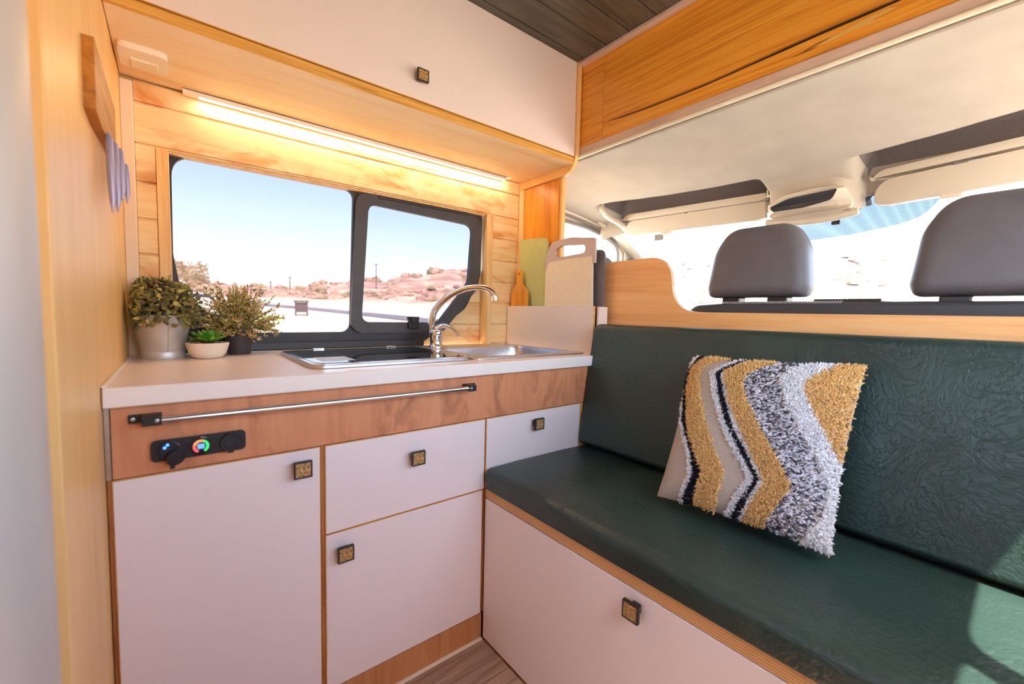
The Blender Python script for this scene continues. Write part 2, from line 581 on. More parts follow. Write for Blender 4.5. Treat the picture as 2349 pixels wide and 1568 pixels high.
wall_back = struct('wall_back', G().plate([(-2.0, -0.05), (0.58, -0.05), (0.58, ZC), (-2.0, ZC)], 1, 0.572, 0.614,
                   [[(-0.70, 0.775), (0.397, 0.775), (0.397, 1.362), (-0.70, 1.362)]]), 'pine_v',
                   label='kitchen side wall clad in torched pine boards')
ZB = [0.80, 0.885, 0.978, 1.069, 1.162, 1.258, 1.356, 1.462, 1.56]


def board(x0, x1, z0, z1):
    g = G().box(x0, x1, 0.560, 0.572, z0 + 0.0045, z1 - 0.001)
    g.box(x0, x1, 0.5645, 0.572, z0 - 0.001, z0 + 0.0045)        # tongue, set back
    obj('plank', g, 'pine', wall_back, bevel=0.002)


for z0, z1 in zip(ZB, ZB[1:]):
    if z0 < 1.35:
        board(-0.742, -0.7005, z0, z1)
        board(0.4125, 0.556, z0, z1)
    else:
        board(-0.742, 0.556, z0, min(z1, 1.518))
for z0, z1, xa, xb in ((0.80, 0.885, 0.075, 0.19), (0.885, 0.978, 0.19, 0.30), (0.978, 1.069, 0.30, 0.352)):
    obj('plank', G().plate([(xa, z0 + 0.001), (0.392, z0 + 0.001), (0.392, z1 - 0.002), (xb, z1 - 0.002)], 1, 0.605, 0.613), 'pine', wall_back, bevel=0.0015)
struct('trim_10', G().plate([(0.05, 0.79), (0.396, 0.79), (0.396, 1.12), (0.376, 1.12), (0.30, 0.985), (0.17, 0.878)], 1, 0.6135, 0.618), 'pine_v', label='pine backing board under the slanted window corner')  # added behind the filler planks to stop daylight leaking through their gaps
struct('trim_2', G().box(-0.7, -0.673, 0.555, 0.6, 0.80, 1.356), 'pine_v', 0.002, label='pale pine upright left of the kitchen window')
struct('trim_3', G().box(0.383, 0.412, 0.552, 0.604, 0.80, 1.356), 'pine_v', 0.003, label='pale pine jamb right of the kitchen window')
struct('trim_4', G().box(-0.673, 0.383, 0.572, 0.604, 1.350, 1.361), 'pine_v', 0.001, label='pine head board above the kitchen window')
struct('trim_5', G().box(XL, -0.742, 0.545, 0.572, 0.80, 1.508), 'paint', 0.002, label='white painted corner strip beside the kitchen window')
wall_left = struct('wall_left', G().box(XL - 0.018, XL, -0.315, 0.572, 0.0, ZC), 'birch', 0.002, label='birch plywood partition left of the kitchen')
struct('wall_left_return', G().box(-2.0, XL - 0.018, -0.33, -0.31, 0.0, ZC), 'birch', label='birch plywood face of the tall cupboard')
post = tag(obj('door_post', G().tube([(-0.81, -0.45, 0.0), (-0.81, -0.45, ZC)], 0.056, 40), 'alu'),
           'blurred pale aluminium rounded post at the left edge', 'post')

# right side wall with the sliding-door window (behind and right of the camera)
pane1 = rrect(0.005, 0.52, 0.86, 1.355, 0.055)
pane2 = rrect(-0.60, -0.03, 0.86, 1.355, 0.055)
wall_right = struct('wall_right', G().plate([(-2.0, -0.05), (0.60, -0.05), (0.60, ZC), (-2.0, ZC)], 1, YR - 0.03, YR, [pane1, pane2]), 'paint',
                    label='white side wall with a divided window behind the camera')
wr = struct('window_2', G().plate(rrect(-0.66, 0.58, 0.80, 1.41, 0.07), 1, YR - 0.034, YR + 0.006, [pane1, pane2]), 'rubber', 0.002, label='black framed sliding door window')
obj('pane', G().box(0.0, 0.525, YR - 0.022, YR - 0.019, 0.855, 1.36), 'tintside', wr)
obj('pane', G().box(-0.605, -0.025, YR - 0.022, YR - 0.019, 0.855, 1.36), 'tintside', wr)

rear_l = rrect(-0.42, 0.48, 0.95, 1.42, 0.06)  # invented rear windows; the wall around them closes the rear to lower fill light
rear_r = rrect(-1.14, -0.50, 0.95, 1.42, 0.06)
wb = struct('wall_rear', G().plate([(YR - 0.03, -0.05), (0.614, -0.05), (0.614, ZC), (YR - 0.03, ZC)], 0, -2.03, -2.0, [rear_l, rear_r]), 'paint', label='white unseen rear wall with windows, added to limit the fill light')
obj('pane', G().box(-2.018, -2.014, YR, 0.56, 0.84, 1.44), 'clear', wb)
ceiling = struct('ceiling', G().box(-2.0, 0.60, YR - 0.03, 0.614, ZC + 0.008, ZC + 0.05), 'groove', label='charcoal stained plank ceiling')
ye = [0.335, 0.197, 0.091, -0.007, -0.111] + [-0.111 - 0.103 * k for k in range(1, 12)]
for a, b in zip(ye, ye[1:]):
    obj('ceiling_plank', G().box(-2.0, 0.572, max(b, YR) + 0.0018, a - 0.0018, ZC, ZC + 0.008), 'ceil', ceiling, bevel=0.0025)

# ================================================================== header beam over the cab
beam = thing('header_beam', 'varnished orange timber header beam with a long dark crack', 'beam', (0.59, -0.3, 1.55))
cr_top = [(0.095, 1.6432), (0.03, 1.6415), (-0.03, 1.639), (-0.10, 1.636), (-0.19, 1.6345), (-0.28, 1.6335), (-0.38, 1.637), (-0.47, 1.641), (-0.56, 1.6445), (-0.64, 1.645), (-0.72, 1.645), (-0.86, 1.648), (-1.0, 1.65)]
cr_bot = [(-1.0, 1.6465), (-0.86, 1.643), (-0.72, 1.639), (-0.64, 1.6375), (-0.56, 1.637), (-0.47, 1.6345), (-0.38, 1.633), (-0.28, 1.630), (-0.19, 1.631), (-0.10, 1.633), (-0.03, 1.6365), (0.03, 1.6395)]
cr_bot = [(a, b - 0.005) for a, b in cr_bot]
crack = cr_top + cr_bot
obj('main_board', G().plate([(YR, 1.583), (0.112, 1.583), (0.112, 1.886), (YR, 1.886)], 0, 0.582, 0.602, [crack]), 'orange', beam, bevel=0.0006, seg=1)
obj('end_board', G().box(0.5815, 0.602, 0.1128, 0.558, 1.583, 1.886), 'orange', beam, bevel=0.0006, seg=1)
tag(obj('crack_filler', G().plate([(-1.02, 1.62), (0.1, 1.62), (0.1, 1.66), (-1.02, 1.66)], 0, 0.592, 0.600), 'soil', beam), 'dark filled crack')
inlay = [(-0.535, 1.607), (-0.56, 1.612), (-0.60, 1.617), (-0.64, 1.624), (-0.69, 1.628), (-0.705, 1.6225), (-0.66, 1.618), (-0.68, 1.611), (-0.63, 1.612), (-0.59, 1.608)]
MT['filler'] = plain('yellow_wood_filler', srgb(228, 180, 92), 0.45, noise=0.08, nscale=50)
MT['knotbrown'] = plain('dark_knot_stain', srgb(128, 72, 40), 0.45, noise=0.25, nscale=60)
tag(obj('inlay', G().plate(inlay, 0, 0.5812, 0.59), 'filler', beam, bevel=0.0004, seg=1), 'pale yellow wood filler patch')
tag(obj('inlay', G().plate([(-0.50, 1.6035), (-0.53, 1.609), (-0.56, 1.615), (-0.585, 1.616), (-0.55, 1.605)], 0, 0.5813, 0.59), 'knotbrown', beam, bevel=0.0004, seg=1), 'dark brown knot patch')
struct('trim_6', G().box(0.560, 0.582, YR, 0.226, 1.884, ZC), 'pinktrim', 0.003, label='off-white cornice strip between ceiling and header beam')
struct('trim_7', G().box(0.577, 0.605, YR, 0.558, 1.556, 1.583), 'pinktrim', 0.002, label='limewashed batten under the header beam')
g = G().tube([(0.578, YR, 1.550), (0.578, 0.558, 1.550)], 0.0065, 12)
struct('trim_8', g, 'cream', label='cream piping edge below the limewashed batten')

# ================================================================== UPPER CABINET
uc = thing('upper_cabinet', 'white overhead cabinet with plywood edges above the kitchen window', 'cabinet', (-0.1, 0.39, 1.52))
obj('body', G().box(XL + 0.001, 0.556, 0.246, 0.558, 1.536, ZC - 0.002), 'birch_x', uc)
obj('bottom_panel', G().box(XL + 0.001, 0.556, 0.230, 0.558, 1.520, 1.5355), ['birch_x'], uc, bevel=0.0012)
obj('edge_strip', G().box(XL + 0.001, 0.556, 0.2285, 0.2305, 1.5205, 1.5445), 'ply_edge', uc, bevel=0.0006, seg=1)
udoor = obj('door', G().box(XL + 0.001, 0.5555, 0.226, 0.2445, 1.549, ZC - 0.001), 'laminate', uc, bevel=0.0012)
obj('door_edge', G().box(XL + 0.001, 0.5555, 0.2268, 0.2444, 1.5472, 1.5492), 'ply_edge', udoor)
pts = rpoly([(0.218, ZC - 0.001, 0), (0.218, 1.487, 0.085), (0.558, 1.487, 0), (0.558, ZC - 0.001, 0)], 10)
obj('end_panel', G().plate(pts, 0, 0.557, 0.576), 'birch', uc, bevel=0.0012)


def knob_mesh(direction):
    """square iron knob with cork inlay; faces -Y ('y') or -X ('x'); origin at its back"""
    g = G()
    def bx(a0, a1, b0, b1, d0, d1, m):
        if direction == 'y':
            g.box(a0, a1, -d1, -d0, b0, b1, m)
        else:
            g.box(-d1, -d0, a0, a1, b0, b1, m)
    bx(-0.0085, 0.0085, -0.0085, 0.0085, 0.0, 0.018, 0)
    h = 0.0172
    bx(-h, h, -h, h, 0.017, 0.0235, 0)
    f = 0.0145
    for s in (-1, 1):
        bx(-h, h, s * h - (0.0027 if s > 0 else 0), s * h + (0.0027 if s < 0 else 0), 0.0235, 0.0258, 0)
        bx(s * h - (0.0027 if s > 0 else 0), s * h + (0.0027 if s < 0 else 0), -f, f, 0.0235, 0.0258, 0)
    bx(-f, f, -f, f, 0.0233, 0.0248, 1)
    return g


knob_y = obj('knob', knob_mesh('y'), ['knobblack', 'cork'], udoor, bevel=0.0006, seg=1, origin=(0, 0, 0))
tag(knob_y, 'square black knob with gold cork inlay')
knob_y.location = Vector((-0.098, 0.226, 1.609)) - wpos(udoor)


def knob(parent, loc):
    k = dup(knob_y, loc, parent)
    return k


# LED profile and switch plate under the cabinet
led = thing('strip_light', 'lit warm LED strip light in a slim white channel under the overhead cabinet', 'light', (-0.09, 0.54, 1.507))
obj('channel', G().box(-0.640, 0.462, 0.531, 0.533, 1.507, 1.5198).box(-0.640, 0.462, 0.549, 0.551, 1.507, 1.5198).box(-0.640, 0.462, 0.531, 0.551, 1.5175, 1.5198)
    .box(-0.640, -0.604, 0.533, 0.549, 1.507, 1.5175), 'whiteplastic', led, bevel=0.0004, seg=1)
tag(obj('diffuser', G().box(-0.603, 0.46, 0.5335, 0.5485, 1.5105, 1.515), 'led', led), 'glowing warm diffuser')
sw = thing('switch_plate', 'white rounded rocker switch plate under the overhead cabinet', 'switch', (-0.714, 0.412, 1.506))
obj('plate', G().plate(rrect(-0.758, -0.670, 0.362, 0.464, 0.018), 2, 1.506, 1.5198), 'whiteplastic', sw, bevel=0.004, seg=3)
obj('rocker', G().box(-0.738, -0.688, 0.405, 0.452, 1.5015, 1.508), 'cream', sw, bevel=0.002)

# ================================================================== KITCHEN WINDOW
o_out = rpoly([(-0.695, 0.80, 0), (0.085, 0.80, 0.02), (0.16, 0.852, 0.06), (0.30, 0.952, 0.08), (0.3745, 1.09, 0.10), (0.380, 1.363, 0.03), (-0.695, 1.363, 0)], 6)
o_fix = rpoly([(-0.668, 1.357, 0.06), (-0.169, 1.351, 0.03), (-0.182, 0.856, 0.035), (-0.52, 0.856, 0.06), (-0.655, 0.975, 0.10), (-0.670, 1.08, 0.10)], 8)
o_sli = rpoly([(-0.127, 1.320, 0.035), (0.330, 1.306, 0.04), (0.312, 1.06, 0.08), (0.165, 0.886, 0.05), (-0.152, 0.886, 0.03)], 8)
o_slo = rpoly([(-0.163, 1.352, 0.05), (0.374, 1.340, 0.06), (0.3565, 1.045, 0.10), (0.185, 0.852, 0.05), (-0.185, 0.852, 0.05)], 8)
o_sli2 = rpoly([(-0.120, 1.314, 0.035), (0.323, 1.300, 0.04), (0.306, 1.063, 0.08), (0.162, 0.892, 0.05), (-0.146, 0.892, 0.03)], 8)
win = struct('window_1', G().plate(o_out, 1, 0.590, 0.606, [o_fix, o_sli]), 'rubber', 0.003, label='black framed kitchen window with a sliding right pane')
sf = obj('slider_frame', G().plate(o_slo, 1, 0.576, 0.592, [o_sli2]), 'rubber2', win, bevel=0.006, seg=3)
obj('fixed_pane', G().plate(rpoly([(-0.69, 1.36), (-0.16, 1.36), (-0.165, 0.84), (-0.69, 0.84)]), 1, 0.599, 0.602), 'privacy', win)
obj('sliding_pane', G().plate(rpoly([(-0.14, 1.335), (0.345, 1.32), (0.33, 1.05), (0.18, 0.87), (-0.165, 0.87)]), 1, 0.583, 0.586), 'privacy_slide', win)
obj('slide_track', G().box(-0.085, 0.30, 0.572, 0.584, 1.338, 1.349), 'rubber', win, bevel=0.002)
obj('lower_sill', G().box(-0.66, 0.10, 0.573, 0.592, 0.8005, 0.826), 'black', win, bevel=0.004, seg=3)
la = obj('latch', G().box(0.030, 0.072, 0.562, 0.578, 0.868, 0.905).box(0.036, 0.066, 0.553, 0.565, 0.888, 0.914).box(0.026, 0.076, 0.567, 0.577, 0.903, 0.914), 'black', win, bevel=0.003)

# ================================================================== KITCHEN UNITS
def unit(name, label, x0, x1):
    u = thing(name, label, 'cabinet', ((x0 + x1) / 2, 0.28, 0.0745))
    obj('body', G().box(x0, x1, 0.005, 0.558, 0.0755, 0.6405), 'carcass', u)
    return u


def front(u, name, x0, x1, z0, z1, kn):
    d = obj(name, G().box(x0, x1, 0.0, 0.0165, z0, z1), 'laminate', u, bevel=0.001)
    # honey plywood edge showing round the laminate
    obj('edge_band', G().plate([(x0 - 0.0012, z0 - 0.0012), (x1 + 0.0012, z0 - 0.0012), (x1 + 0.0012, z1 + 0.0012), (x0 - 0.0012, z1 + 0.0012)], 1, 0.0022, 0.0165,
        [[(x0, z0), (x1, z0), (x1, z1), (x0, z1)]]), 'ply_edge', d)
    knob(d, (kn[0], 0.0, kn[1]))
    return d


ul = unit('base_cabinet', 'tall white single-door base cabinet under the socket panel', -0.7655, -0.431)
front(ul, 'door', -0.7585, -0.4345, 0.0785, 0.6385, (-0.472, 0.605))
um = unit('base_cabinet', 'white base cabinet with a drawer over a door, beside the bench', -0.4305, -0.0005)
front(um, 'drawer', -0.4225, -0.0025, 0.4425, 0.6385, (-0.214, 0.578))
front(um, 'door', -0.4225, -0.0075, 0.0785, 0.4375, (-0.387, 0.396))
ur = unit('base_cabinet', 'white corner base cabinet with one small drawer above the green seat', 0.0005, 0.43)
front(ur, 'drawer', 0.0045, 0.386, 0.4425, 0.6385, (0.183, 0.604))
obj('stile', G().box(0.3895, 0.430, 0.0, 0.016, 0.4425, 0.6405), 'ply_edge', ur, bevel=0.001)
tag(obj('fascia_board', G().box(-0.7585, 0.430, 0.0, 0.018, 0.6425, 0.7655), 'fascia', None, bevel=0.0012),
    'scorched brown plywood fascia board under the worktop', 'board')
tag(obj('end_strip', G().box(-0.7665, -0.7592, -0.001, 0.012, 0.6425, 0.7655), 'steel', None, bevel=0.001), 'narrow grey metal strip at the left end of the fascia', 'strip')
tag(obj('kickboard', G().box(-0.7655, -0.0015, 0.002, 0.014, 0.0, 0.0745), 'kick', None, bevel=0.001), 'brown plywood kickboard at the floor under the cabinets', 'board')

ct = [(-0.7655, -0.018), (0.56, -0.018), (0.56, 0.559), (0.382, 0.559), (0.382, 0.574), (-0.672, 0.574), (-0.672, 0.553), (-0.741, 0.553), (-0.741, 0.543), (-0.7655, 0.543)]
bowl_hole = [(0.045, 0.085), (0.43, 0.085), (0.43, 0.395), (0.045, 0.395)]
tag(obj('worktop', G().plate(ct, 2, 0.7665, 0.80, [bowl_hole]), 'counter', None, bevel=0.0025, seg=3),
    'white laminate kitchen worktop with sink and hob', 'worktop')
struct('trim_9', G().box(-0.672, 0.382, 0.5745, 0.5895, 0.786, 0.7995), 'counter', 0.001, label='white window ledge behind the worktop')
tag(obj('side_bead', G().box(-0.7665, -0.7600, -0.016, 0.54, 0.8002, 0.8035), 'whiteplastic', None, bevel=0.001), 'thin white sealant bead along the left end of the worktop', 'sealant')

# sink and hob combination
sk = thing('sink_hob_unit', 'stainless steel sink and hob unit with black glass lid, set in the worktop', 'sink', (0.01, 0.27, 0.8))
deck = rrect(-0.005, 0.455, 0.045, 0.52, 0.02)
bowl = rrect(0.050, 0.425, 0.09, 0.39, 0.05)
hobp = rrect(-0.435, -0.008, 0.055, 0.445, 0.035)
obj('sink_deck', G().plate(deck, 2, 0.8005, 0.8045, [bowl]), 'steel', sk, bevel=0.0015)
g = G()
cx, cy = 0.2375, 0.24
rings = [(1.0, 0.8035), (0.985, 0.797), (0.965, 0.76), (0.945, 0.715), (0.90, 0.700), (0.15, 0.694)]
kb = len(bowl)
vs = [(cx + (p[0] - cx) * s, cy + (p[1] - cy) * s, z) for s, z in rings for p in bowl]
fs = [(i * kb + j, i * kb + (j + 1) % kb, (i + 1) * kb + (j + 1) % kb, (i + 1) * kb + j) for i in range(len(rings) - 1) for j in range(kb)]
fs.append(tuple((len(rings) - 1) * kb + j for j in range(kb)))
obj('bowl', g.add(vs, fs), 'steel', sk, fixn=False)
obj('drain', G().lathe([(0.026, 0.0), (0.026, 0.003), (0.02, 0.004), (0.004, 0.002)], (cx, cy, 0.6945), 24), 'chrome', sk)
obj('hob_frame', G().plate(hobp, 2, 0.8005, 0.8075), 'steel', sk, bevel=0.002)
lid = obj('glass_lid', G().plate(rrect(-0.424, -0.02, 0.066, 0.425, 0.03), 2, 0.8078, 0.8122), 'blackglass', sk, bevel=0.001)
obj('lid_rim', G().plate(rrect(-0.432, -0.012, 0.058, 0.433, 0.034), 2, 0.8076, 0.8112, [rrect(-0.4245, -0.0195, 0.0655, 0.4255, 0.03)]), 'chrome', sk, bevel=0.0008)
for hx in (-0.33, -0.10):
    obj('hinge', G().box(hx - 0.016, hx + 0.016, 0.418, 0.440, 0.8115, 0.8165), 'chrome', sk, bevel=0.002)
tag(obj('sticker', G().plate([(-0.40, 0.10), (-0.325, 0.10), (-0.325, 0.19), (-0.40, 0.19)], 2, 0.8122, 0.8126), 'sticker', lid), 'pale blue sticker')
for k in range(7):
    obj('overflow_slot', G().box(0.290 + k * 0.009, 0.294 + k * 0.009, 0.0905, 0.0935, 0.775, 0.792), 'black', sk)

# faucet
fc = thing('kitchen_tap', 'chrome mixer tap with a tall curved spout beside the sink', 'tap', (0.085, 0.455, 0.8045))
fx, fy = 0.088, 0.452
obj('tap_body', G().lathe([(0.029, 0.8045), (0.029, 0.808), (0.0245, 0.811), (0.0225, 0.818), (0.0235, 0.842), (0.0255, 0.858), (0.0235, 0.867), (0.014, 0.872)], (fx, fy, 0), 32), 'chrome', fc, angle=50)
dx, dy = 0.66, -0.75
sp = smooth_path([(fx - 0.012, fy + 0.010, 0.850), (fx - 0.016, fy + 0.010, 0.895), (fx - 0.004, fy, 0.945), (fx + 0.032 * 1.0, fy - 0.036, 0.994), (fx + 0.075, fy - 0.082, 1.022), (fx + 0.115, fy - 0.126, 1.026), (fx + 0.140, fy - 0.152, 1.012), (fx + 0.148, fy - 0.160, 0.992)], 7)
nsp = len(sp)
obj('spout', G().tube(sp, [0.0135 - 0.003 * min(1, i / nsp * 1.6) for i in range(nsp)], 16), 'chrome', fc, angle=60)
obj('aerator', G().tube([(fx + 0.1478, fy - 0.1598, 0.996), (fx + 0.149, fy - 0.161, 0.979)], 0.0125, 18), 'chrome', fc, bevel=0.001)
lv = smooth_path([(fx - 0.006, fy - 0.006, 0.872), (fx + 0.018, fy - 0.022, 0.884), (fx + 0.045, fy - 0.046, 0.872), (fx + 0.06, fy - 0.062, 0.850)], 6)
obj('lever', G().tube(lv, [0.018 - 0.006 * i / len(lv) for i in range(len(lv))], 14, flat=(1.25, 0.55)), 'chrome', fc, angle=60)

# towel rail and socket panel on the fascia
tr = thing('towel_rail', 'slim steel towel rail with black end brackets on the fascia', 'rail', (-0.386, -0.02, 0.735))
obj('rod', G().tube([(-0.698, -0.030, 0.7415), (-0.072, -0.030, 0.7385)], 0.0058, 16), 'railsteel', tr)
for xa, xb, zz in ((-0.736, -0.692, 0.7425), (-0.079, -0.041, 0.7385)):
    br = obj('bracket', G().box(xa, xb, -0.0062, 0.0, zz - 0.0075, zz + 0.0075).box(xa + (0.018 if xa < -0.5 else 0.0), xb - (0.0 if xa < -0.5 else 0.016), -0.037, -0.006, zz - 0.008, zz + 0.008), 'black', tr, bevel=0.0015)
    for sx in (xa + 0.006, xb - 0.006):
        yy = -0.0064 if ((xa < -0.5) == (sx < (xa + xb) / 2)) else -0.0372
        obj('screw', G().lathe([(0.0036, 0.0), (0.003, -0.0016), (0.001, -0.002)], (sx, yy, zz), 14, axis=1), 'steel', br)
sp_ = thing('socket_panel', 'black 12 volt socket panel with a glowing ring gauge on the fascia', 'socket', (-0.639, -0.006, 0.663))
obj('faceplate', G().plate(rrect(-0.7085, -0.5695, 0.6632, 0.7002, 0.009), 1, -0.0065, 0.0), 'black', sp_, bevel=0.002, seg=3)
us = obj('usb_socket', G().lathe([(0.0165, -0.0065), (0.0165, -0.010), (0.014, -0.0115), (0.012, -0.010)], (-0.684, 0, 0.682), 28, axis=1), 'black', sp_)
for dz, dx_ in ((0.006, -0.006), (0.0105, -0.002)):
    tag(obj('indicator', G().lathe([(0.0024, -0.0115), (0.0024, -0.0125), (0.001, -0.013)], (-0.684 + dx_, 0, 0.682 + dz), 12, axis=1), 'ledblue', us), 'blue indicator light')
cap1 = obj('hanging_cap', G().tube([(-0.6765, -0.014, 0.6705), (-0.6735, -0.0195, 0.6685)], 0.0148, 24).box(-0.6835, -0.6765, -0.0185, -0.015, 0.650, 0.660), 'black', sp_, bevel=0.0015)
ga = obj('gauge', G().lathe([(0.0165, -0.0065), (0.0165, -0.009), (0.0145, -0.0095)], (-0.639, 0, 0.6815), 30, axis=1), 'blackglass', sp_)


def arc(a0, a1, r0, r1, mat):
    o, i_ = [], []
    for k in range(11):
        a = R(a0 + (a1 - a0) * k / 10)
        o.append((-0.639 + r1 * math.cos(a), 0.6815 + r1 * math.sin(a)))
        i_.append((-0.639 + r0 * math.cos(a), 0.6815 + r0 * math.sin(a)))
    obj('gauge_arc', G().plate(o + i_[::-1], 1, -0.0102, -0.0095), mat, ga)


arc(245, 165, 0.0078, 0.0122, 'ledred')
arc(163, 68, 0.0078, 0.0122, 'ledorange')
arc(66, -62, 0.0078, 0.0122, 'ledgreen')
obj('gauge_core', G().plate(rrect(-0.6445, -0.6335, 0.6770, 0.6860, 0.003), 1, -0.0102, -0.0095), 'ledcyan', ga)
obj('socket_cap', G().lathe([(0.0168, -0.0065), (0.0168, -0.012), (0.0155, -0.0135), (0.011, -0.0135), (0.0105, -0.0125), (0.004, -0.0125)], (-0.594, 0, 0.6815), 30, axis=1).box(-0.5985, -0.5895, -0.012, -0.008, 0.6615, 0.668), 'black', sp_, angle=30)

# ================================================================== BENCH
YE = -1.19
bs = thing('bench_base', 'white bench base with plywood top board and one long drawer', 'bench', (0.28, -0.6, 0.0))
obj('body', G().box(0.018, 0.565, YE, -0.003, 0.0, 0.4175), 'carcass', bs)
bd = obj('drawer_front', G().box(0.0, 0.0165, YE, -0.0045, 0.006, 0.4155), 'laminate', bs, bevel=0.001)
kx = obj('knob', knob_mesh('x'), ['knobblack', 'cork'], bd, bevel=0.0006, seg=1, origin=(0, 0, 0))
kx.location = Vector((0.0, -0.507, 0.388)) - wpos(bd)
tag(kx, 'square black knob with brown cork inlay')
n = NT('plywood_layers')
_z = n.n('SeparateXYZ', {0: n.n('TexCoord').outputs['Object']}).outputs[2]
_nz = n.n('TexNoise', {'Vector': n.coord((2, 30, 30)), 'Scale': 6.0, 'Detail': 3.0}).outputs[0]
_st = n.math('FRACT', n.math('ADD', n.math('MULTIPLY', _z, 200.0), n.math('MULTIPLY', _nz, 0.35)))
MT['plylayers'] = n.bsdf(n.ramp(_st, [(0.0, srgb(150, 92, 50)), (0.22, srgb(170, 108, 58)), (0.34, srgb(226, 170, 106)), (0.9, srgb(236, 186, 124)), (1.0, srgb(150, 92, 50))]), 0.5)
obj('top_board', G().box(0.001, 0.565, YE, -0.003, 0.418, 0.443), 'plylayers', bs, bevel=0.001)


def cushion(name, prof, y0, y1, r_end, label, n_u=60, bump=0.0):
    """prof = closed 2D (x, z) rounded outline swept along y with rounded ends"""
    g = G()
    cxp = sum(p[0] for p in prof) / len(prof)
    czp = sum(p[1] for p in prof) / len(prof)
    hx = max(abs(p[0] - cxp) for p in prof)
    hz = max(abs(p[1] - czp) for p in prof)
    st = []
    for k in range(7):
        a = k / 6 * math.pi / 2
        st.append((y1 - r_end * (1 - math.sin(a)), r_end * (1 - math.cos(math.pi / 2 - a))))
    st = [(y1 - r_end + r_end * math.cos(t), r_end * (1 - math.sin(t))) for t in [i / 6 * math.pi / 2 for i in range(7)]]
    ys = [(y, ins) for y, ins in st]
    for k in range(1, n_u):
        ys.append((y1 - r_end + (y0 + r_end - (y1 - r_end)) * k / n_u, 0.0))
    ys += [(y0 + y1 - y, ins) for y, ins in reversed(st)]
    vs, kq = [], len(prof)
    for y, ins in ys:
        for p in prof:
            sx = 1 - ins / hx
            sz = 1 - ins / hz
            vs.append((cxp + (p[0] - cxp) * sx, y, czp + (p[1] - czp) * sz))
    fs = [(i * kq + j, i * kq + (j + 1) % kq, (i + 1) * kq + (j + 1) % kq, (i + 1) * kq + j) for i in range(len(ys) - 1) for j in range(kq)]
    fs += [tuple(reversed(range(kq))), tuple((len(ys) - 1) * kq + j for j in range(kq))]
    return tag(obj(name, g.add(vs, fs), 'vinyl', None, angle=70), label, 'cushion')


cushion('seat_cushion', rpoly([(-0.004, 0.4435, 0.006), (0.470, 0.4435, 0.01), (0.470, 0.498, 0.01), (0.30, 0.5035, 0.2), (0.10, 0.5055, 0.2), (-0.012, 0.5035, 0.024)], 6), YE, -0.006, 0.014,
        'dark green vinyl bench seat cushion under the striped pillow')
cushion('backrest_cushion', rpoly([(0.385, 0.5075, 0.012), (0.372, 0.52, 0.012), (0.4395, 0.9065, 0.022), (0.515, 0.9055, 0.014), (0.468, 0.5075, 0.012)], 7), YE, -0.003, 0.016,
        'teal green vinyl bench backrest cushion against the plywood bulkhead')

# bulkhead with the curved cut-out
bk = [(0.300, 0.44), (0.300, 1.131), (-0.085, 1.131)]
bk += [tuple(p[:2]) for p in smooth_path([(-0.10, 1.1315, 0), (-0.135, 1.130, 0), (-0.170, 1.1145, 0), (-0.192, 1.083, 0), (-0.200, 1.045, 0), (-0.203, 1.020, 0), (-0.215, 0.990, 0), (-0.237, 0.967, 0), (-0.270, 0.9545, 0), (-0.33, 0.9515, 0)], 4)]
bk += [(YR + 0.004, 0.9500), (YR + 0.004, 0.44)]
tag(obj('bulkhead_panel', G().plate(bk, 0, 0.578, 0.594, m_side=1), ['bulk', 'birch_x'], None, bevel=0.001),
    'orange plywood bulkhead panel with a curved cut-out behind the bench', 'panel')
tag(obj('corner_post', G().box(0.566, 0.585, 0.317, 0.528, 0.8, 1.486), 'orange_v', None, bevel=0.0015), 'varnished orange board upright behind the cutting boards', 'post')
tag(obj('corner_batten', G().box(0.556, 0.585, 0.529, 0.558, 0.8, 1.486), 'pine_v', None, bevel=0.002), 'pale pine batten between the plank wall and the orange upright', 'batten')
tag(obj('edge_batten', G().box(0.572, 0.594, 0.302, 0.3165, 0.8, 1.486), 'birch', None, bevel=0.002), 'slim birch strip edging the orange upright beside the side window', 'batten')

# ================================================================== CUTTING BOARDS IN THEIR CADDY
cd = thing('board_caddy', 'white open caddy at the end of the worktop holding cutting boards', 'caddy', (0.53, 0.3, 0.8))
obj('front_panel', G().box(0.500, 0.5085, 0.054, 0.556, 0.8003, 0.968), 'laminate', cd, bevel=0.0008)
obj('edge_band', G().box(0.5002, 0.5083, 0.0525, 0.0538, 0.8003, 0.968), 'ply_edge', cd)
obj('end_panel', G().box(0.5095, 0.556, 0.036, 0.046, 0.8003, 0.966), 'laminate', cd, bevel=0.0008)


def yz(pts, n=8):
    return rpoly(pts, n)


beige = yz([(0.078, 0.8005, 0.012), (0.338, 0.8005, 0.012), (0.338, 1.15, 0.05), (0.305, 1.222, 0.03), (0.20, 1.229, 0.2), (0.092, 1.214, 0.015)])
slot = yz([(0.125, 1.166, 0.016), (0.275, 1.160, 0.018), (0.290, 1.190, 0.018), (0.245, 1.205, 0.02), (0.125, 1.196, 0.016)])
MT['beigeplastic'] = plain('beige_chopping_plastic', srgb(242, 224, 196), 0.5, noise=0.03, nscale=40)
MT['mauveplastic'] = plain('mauve_grip_rubber', srgb(206, 184, 182), 0.55)
MT['greenplastic'] = plain('sage_green_board', srgb(196, 196, 132), 0.5, noise=0.03, nscale=30)
MT['greyboard'] = plain('slate_grey_board', srgb(112, 106, 112), 0.5)
MT['paddle'] = wood('olive_paddle_wood', srgb(240, 178, 84), srgb(228, 152, 58), srgb(176, 100, 36), 2, 3, 10, 0.4)
b1 = thing('cutting_board', 'beige plastic cutting board with a mauve grip handle', 'cutting board', (0.53, 0.2, 0.8))
obj('panel', G().plate(beige, 0, 0.5245, 0.5315, [slot]), 'beigeplastic', b1, bevel=0.0015)
